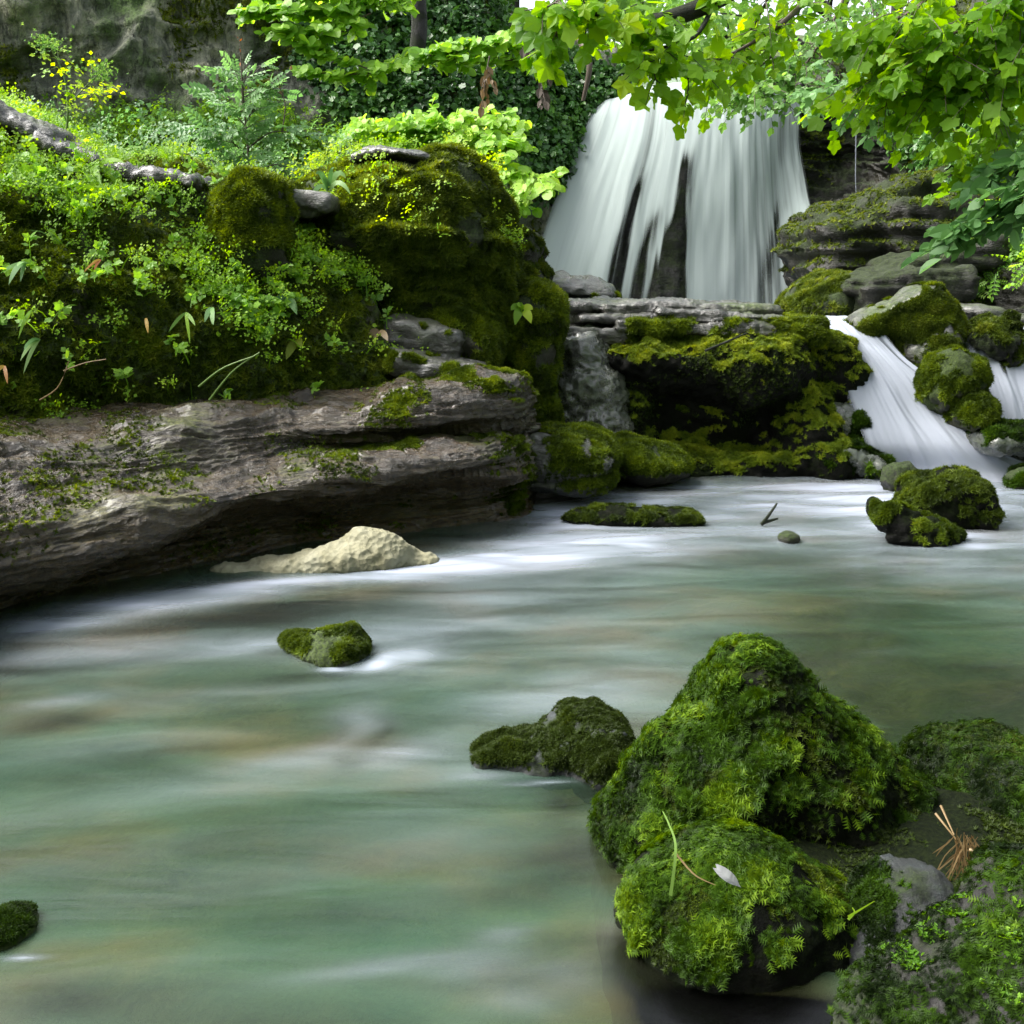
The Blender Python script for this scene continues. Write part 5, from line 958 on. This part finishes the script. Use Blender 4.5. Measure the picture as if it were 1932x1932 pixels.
# ------------------------------------------------------------------ trees on the hillside above the fall
def tree(label, x, y, z, h, cr, n, size, mat, bright, tr=.12):
    o = empty('tree', label, 'tree', 'trees above the waterfall'); o.location = (x, y, z)
    pts = np.array([(0, 0, 0), (.1*h*rng.normal()*.3, 0, h*.35), (.05*h*rng.normal(), 0, h*.65), (0, 0, h*.95)]); tb = [tube(crom(pts, 14), np.linspace(tr, tr*.2, 14), 7)]
    cs = []
    for k in range(16):
        a = rng.random()*6.28; t = .3+.65*rng.random(); b = np.array((0, 0, h*t)); e = b+np.array((math.cos(a), math.sin(a), .25+.3*rng.random()))*cr*(1.15-.5*t)*(.6+.5*rng.random())
        tb.append(tube(crom(np.array([b, (b+e)/2+(0, 0, .1*cr), e]), 7), np.linspace(tr*.4, tr*.08, 7), 5)); cs += [e, b+(e-b)*.65]
    V, F, A = cat(tb); mesh('trunk', V, F, M['bark'], o)
    cs = np.array(cs); k = rng.integers(len(cs), size=n); p = cs[k]+rng.normal(size=(n, 3))*cr*.2*np.array((1, 1, .6))
    z_ = rng.normal(size=(n, 3))*.5+np.array((0, -.4, .7)); tint = np.clip(bright+.3*fbm(p, .8, 2)+.5*(rng.random(n)-.5), 0, 1)
    V, F, A = place(PALM[0], PALM[1], p, rng.normal(size=(n, 3))+np.array((0, 0, -.5)), z_, size*(.6+.6*rng.random(n)), tint); mesh('crown', V, F, M[mat], o, False, {'tint': A})
for (u, Y, h, cr, mt, br, lab) in ((1080, 17, 3.2, 1.7, 'far', .5, 'pale green tree above the cliff at the left side of the waterfall crest'), (1230, 21, 4.2, 2.0, 'far', .65, 'bright distant tree straight behind the waterfall crest'), (1390, 24, 4.2, 2.2, 'far', .75, 'palest distant tree behind the crest, right of middle'), (1560, 19, 5, 2.2, 'far', .35, 'leafy tree above the dark recess'), (1720, 16, 5, 2.2, 'herb', .5, 'green tree on top of the right rock wall'), (1930, 14, 5.5, 2.3, 'syc', .3, 'dark green tree at the top right corner behind the boughs'), (960, 16, 4.5, 1.8, 'herb', .5, 'green tree on the cliff top above the ivy')):
    c = P(u, 100, Y); tree(lab, c[0], Y, float(hillz(np.array([[c[0], Y, 0.]]))[0])-.1, h, cr, 1500, .17, mt, br)

c = np.array((3.2, .2, 0)); tree('unseen broad tree added behind the camera, its crown shading the foreground boulders', 3.4, -3.0, -.2, 6.2, 3.4, 7000, .25, 'syc', .3, .16)  # out of view, added to shade the foreground
# ------------------------------------------------------------------ light
wd = bpy.data.worlds.new('World'); SC.world = wd; wd.use_nodes = True; nt = wd.node_tree
bg = nt.nodes['Background']; sk = nt.nodes.new('ShaderNodeTexSky'); sk.sky_type = 'NISHITA'; sk.sun_disc = False
SUN_EL, SUN_AZ = math.radians(52), math.radians(-84)       # azimuth from +Y towards +X
sk.sun_elevation = SUN_EL; sk.sun_rotation = SUN_AZ; sk.air_density = 1.; sk.dust_density = 4.; sk.ozone_density = 1.
hs = nt.nodes.new('ShaderNodeHueSaturation'); hs.inputs['Saturation'].default_value = .35
nt.links.new(sk.outputs[0], hs.inputs['Color']); nt.links.new(hs.outputs[0], bg.inputs[0]); bg.inputs[1].default_value = .13
sd = bpy.data.lights.new('sun', 'SUN'); so = bpy.data.objects.new('sun', sd); COL.objects.link(so)
sd.energy = 2.6; sd.angle = math.radians(45); sd.color = (1, .97, .9)
dr = Vector((math.sin(SUN_AZ)*math.cos(SUN_EL), math.cos(SUN_AZ)*math.cos(SUN_EL), math.sin(SUN_EL)))
so.rotation_euler = dr.to_track_quat('Z', 'Y').to_euler()
SC.view_settings.view_transform = 'Standard'; SC.view_settings.look = 'None'; SC.view_settings.exposure = 1.9; SC.view_settings.gamma = 1
SC.render.engine = 'CYCLES'; SC.cycles.use_denoising = True; SC.cycles.max_bounces = 8; SC.cycles.transparent_max_bounces = 16
SC.cycles.caustics_reflective = False; SC.cycles.caustics_refractive = False
SC.cycles.diffuse_bounces = 4; SC.cycles.glossy_bounces = 3; SC.cycles.transmission_bounces = 4
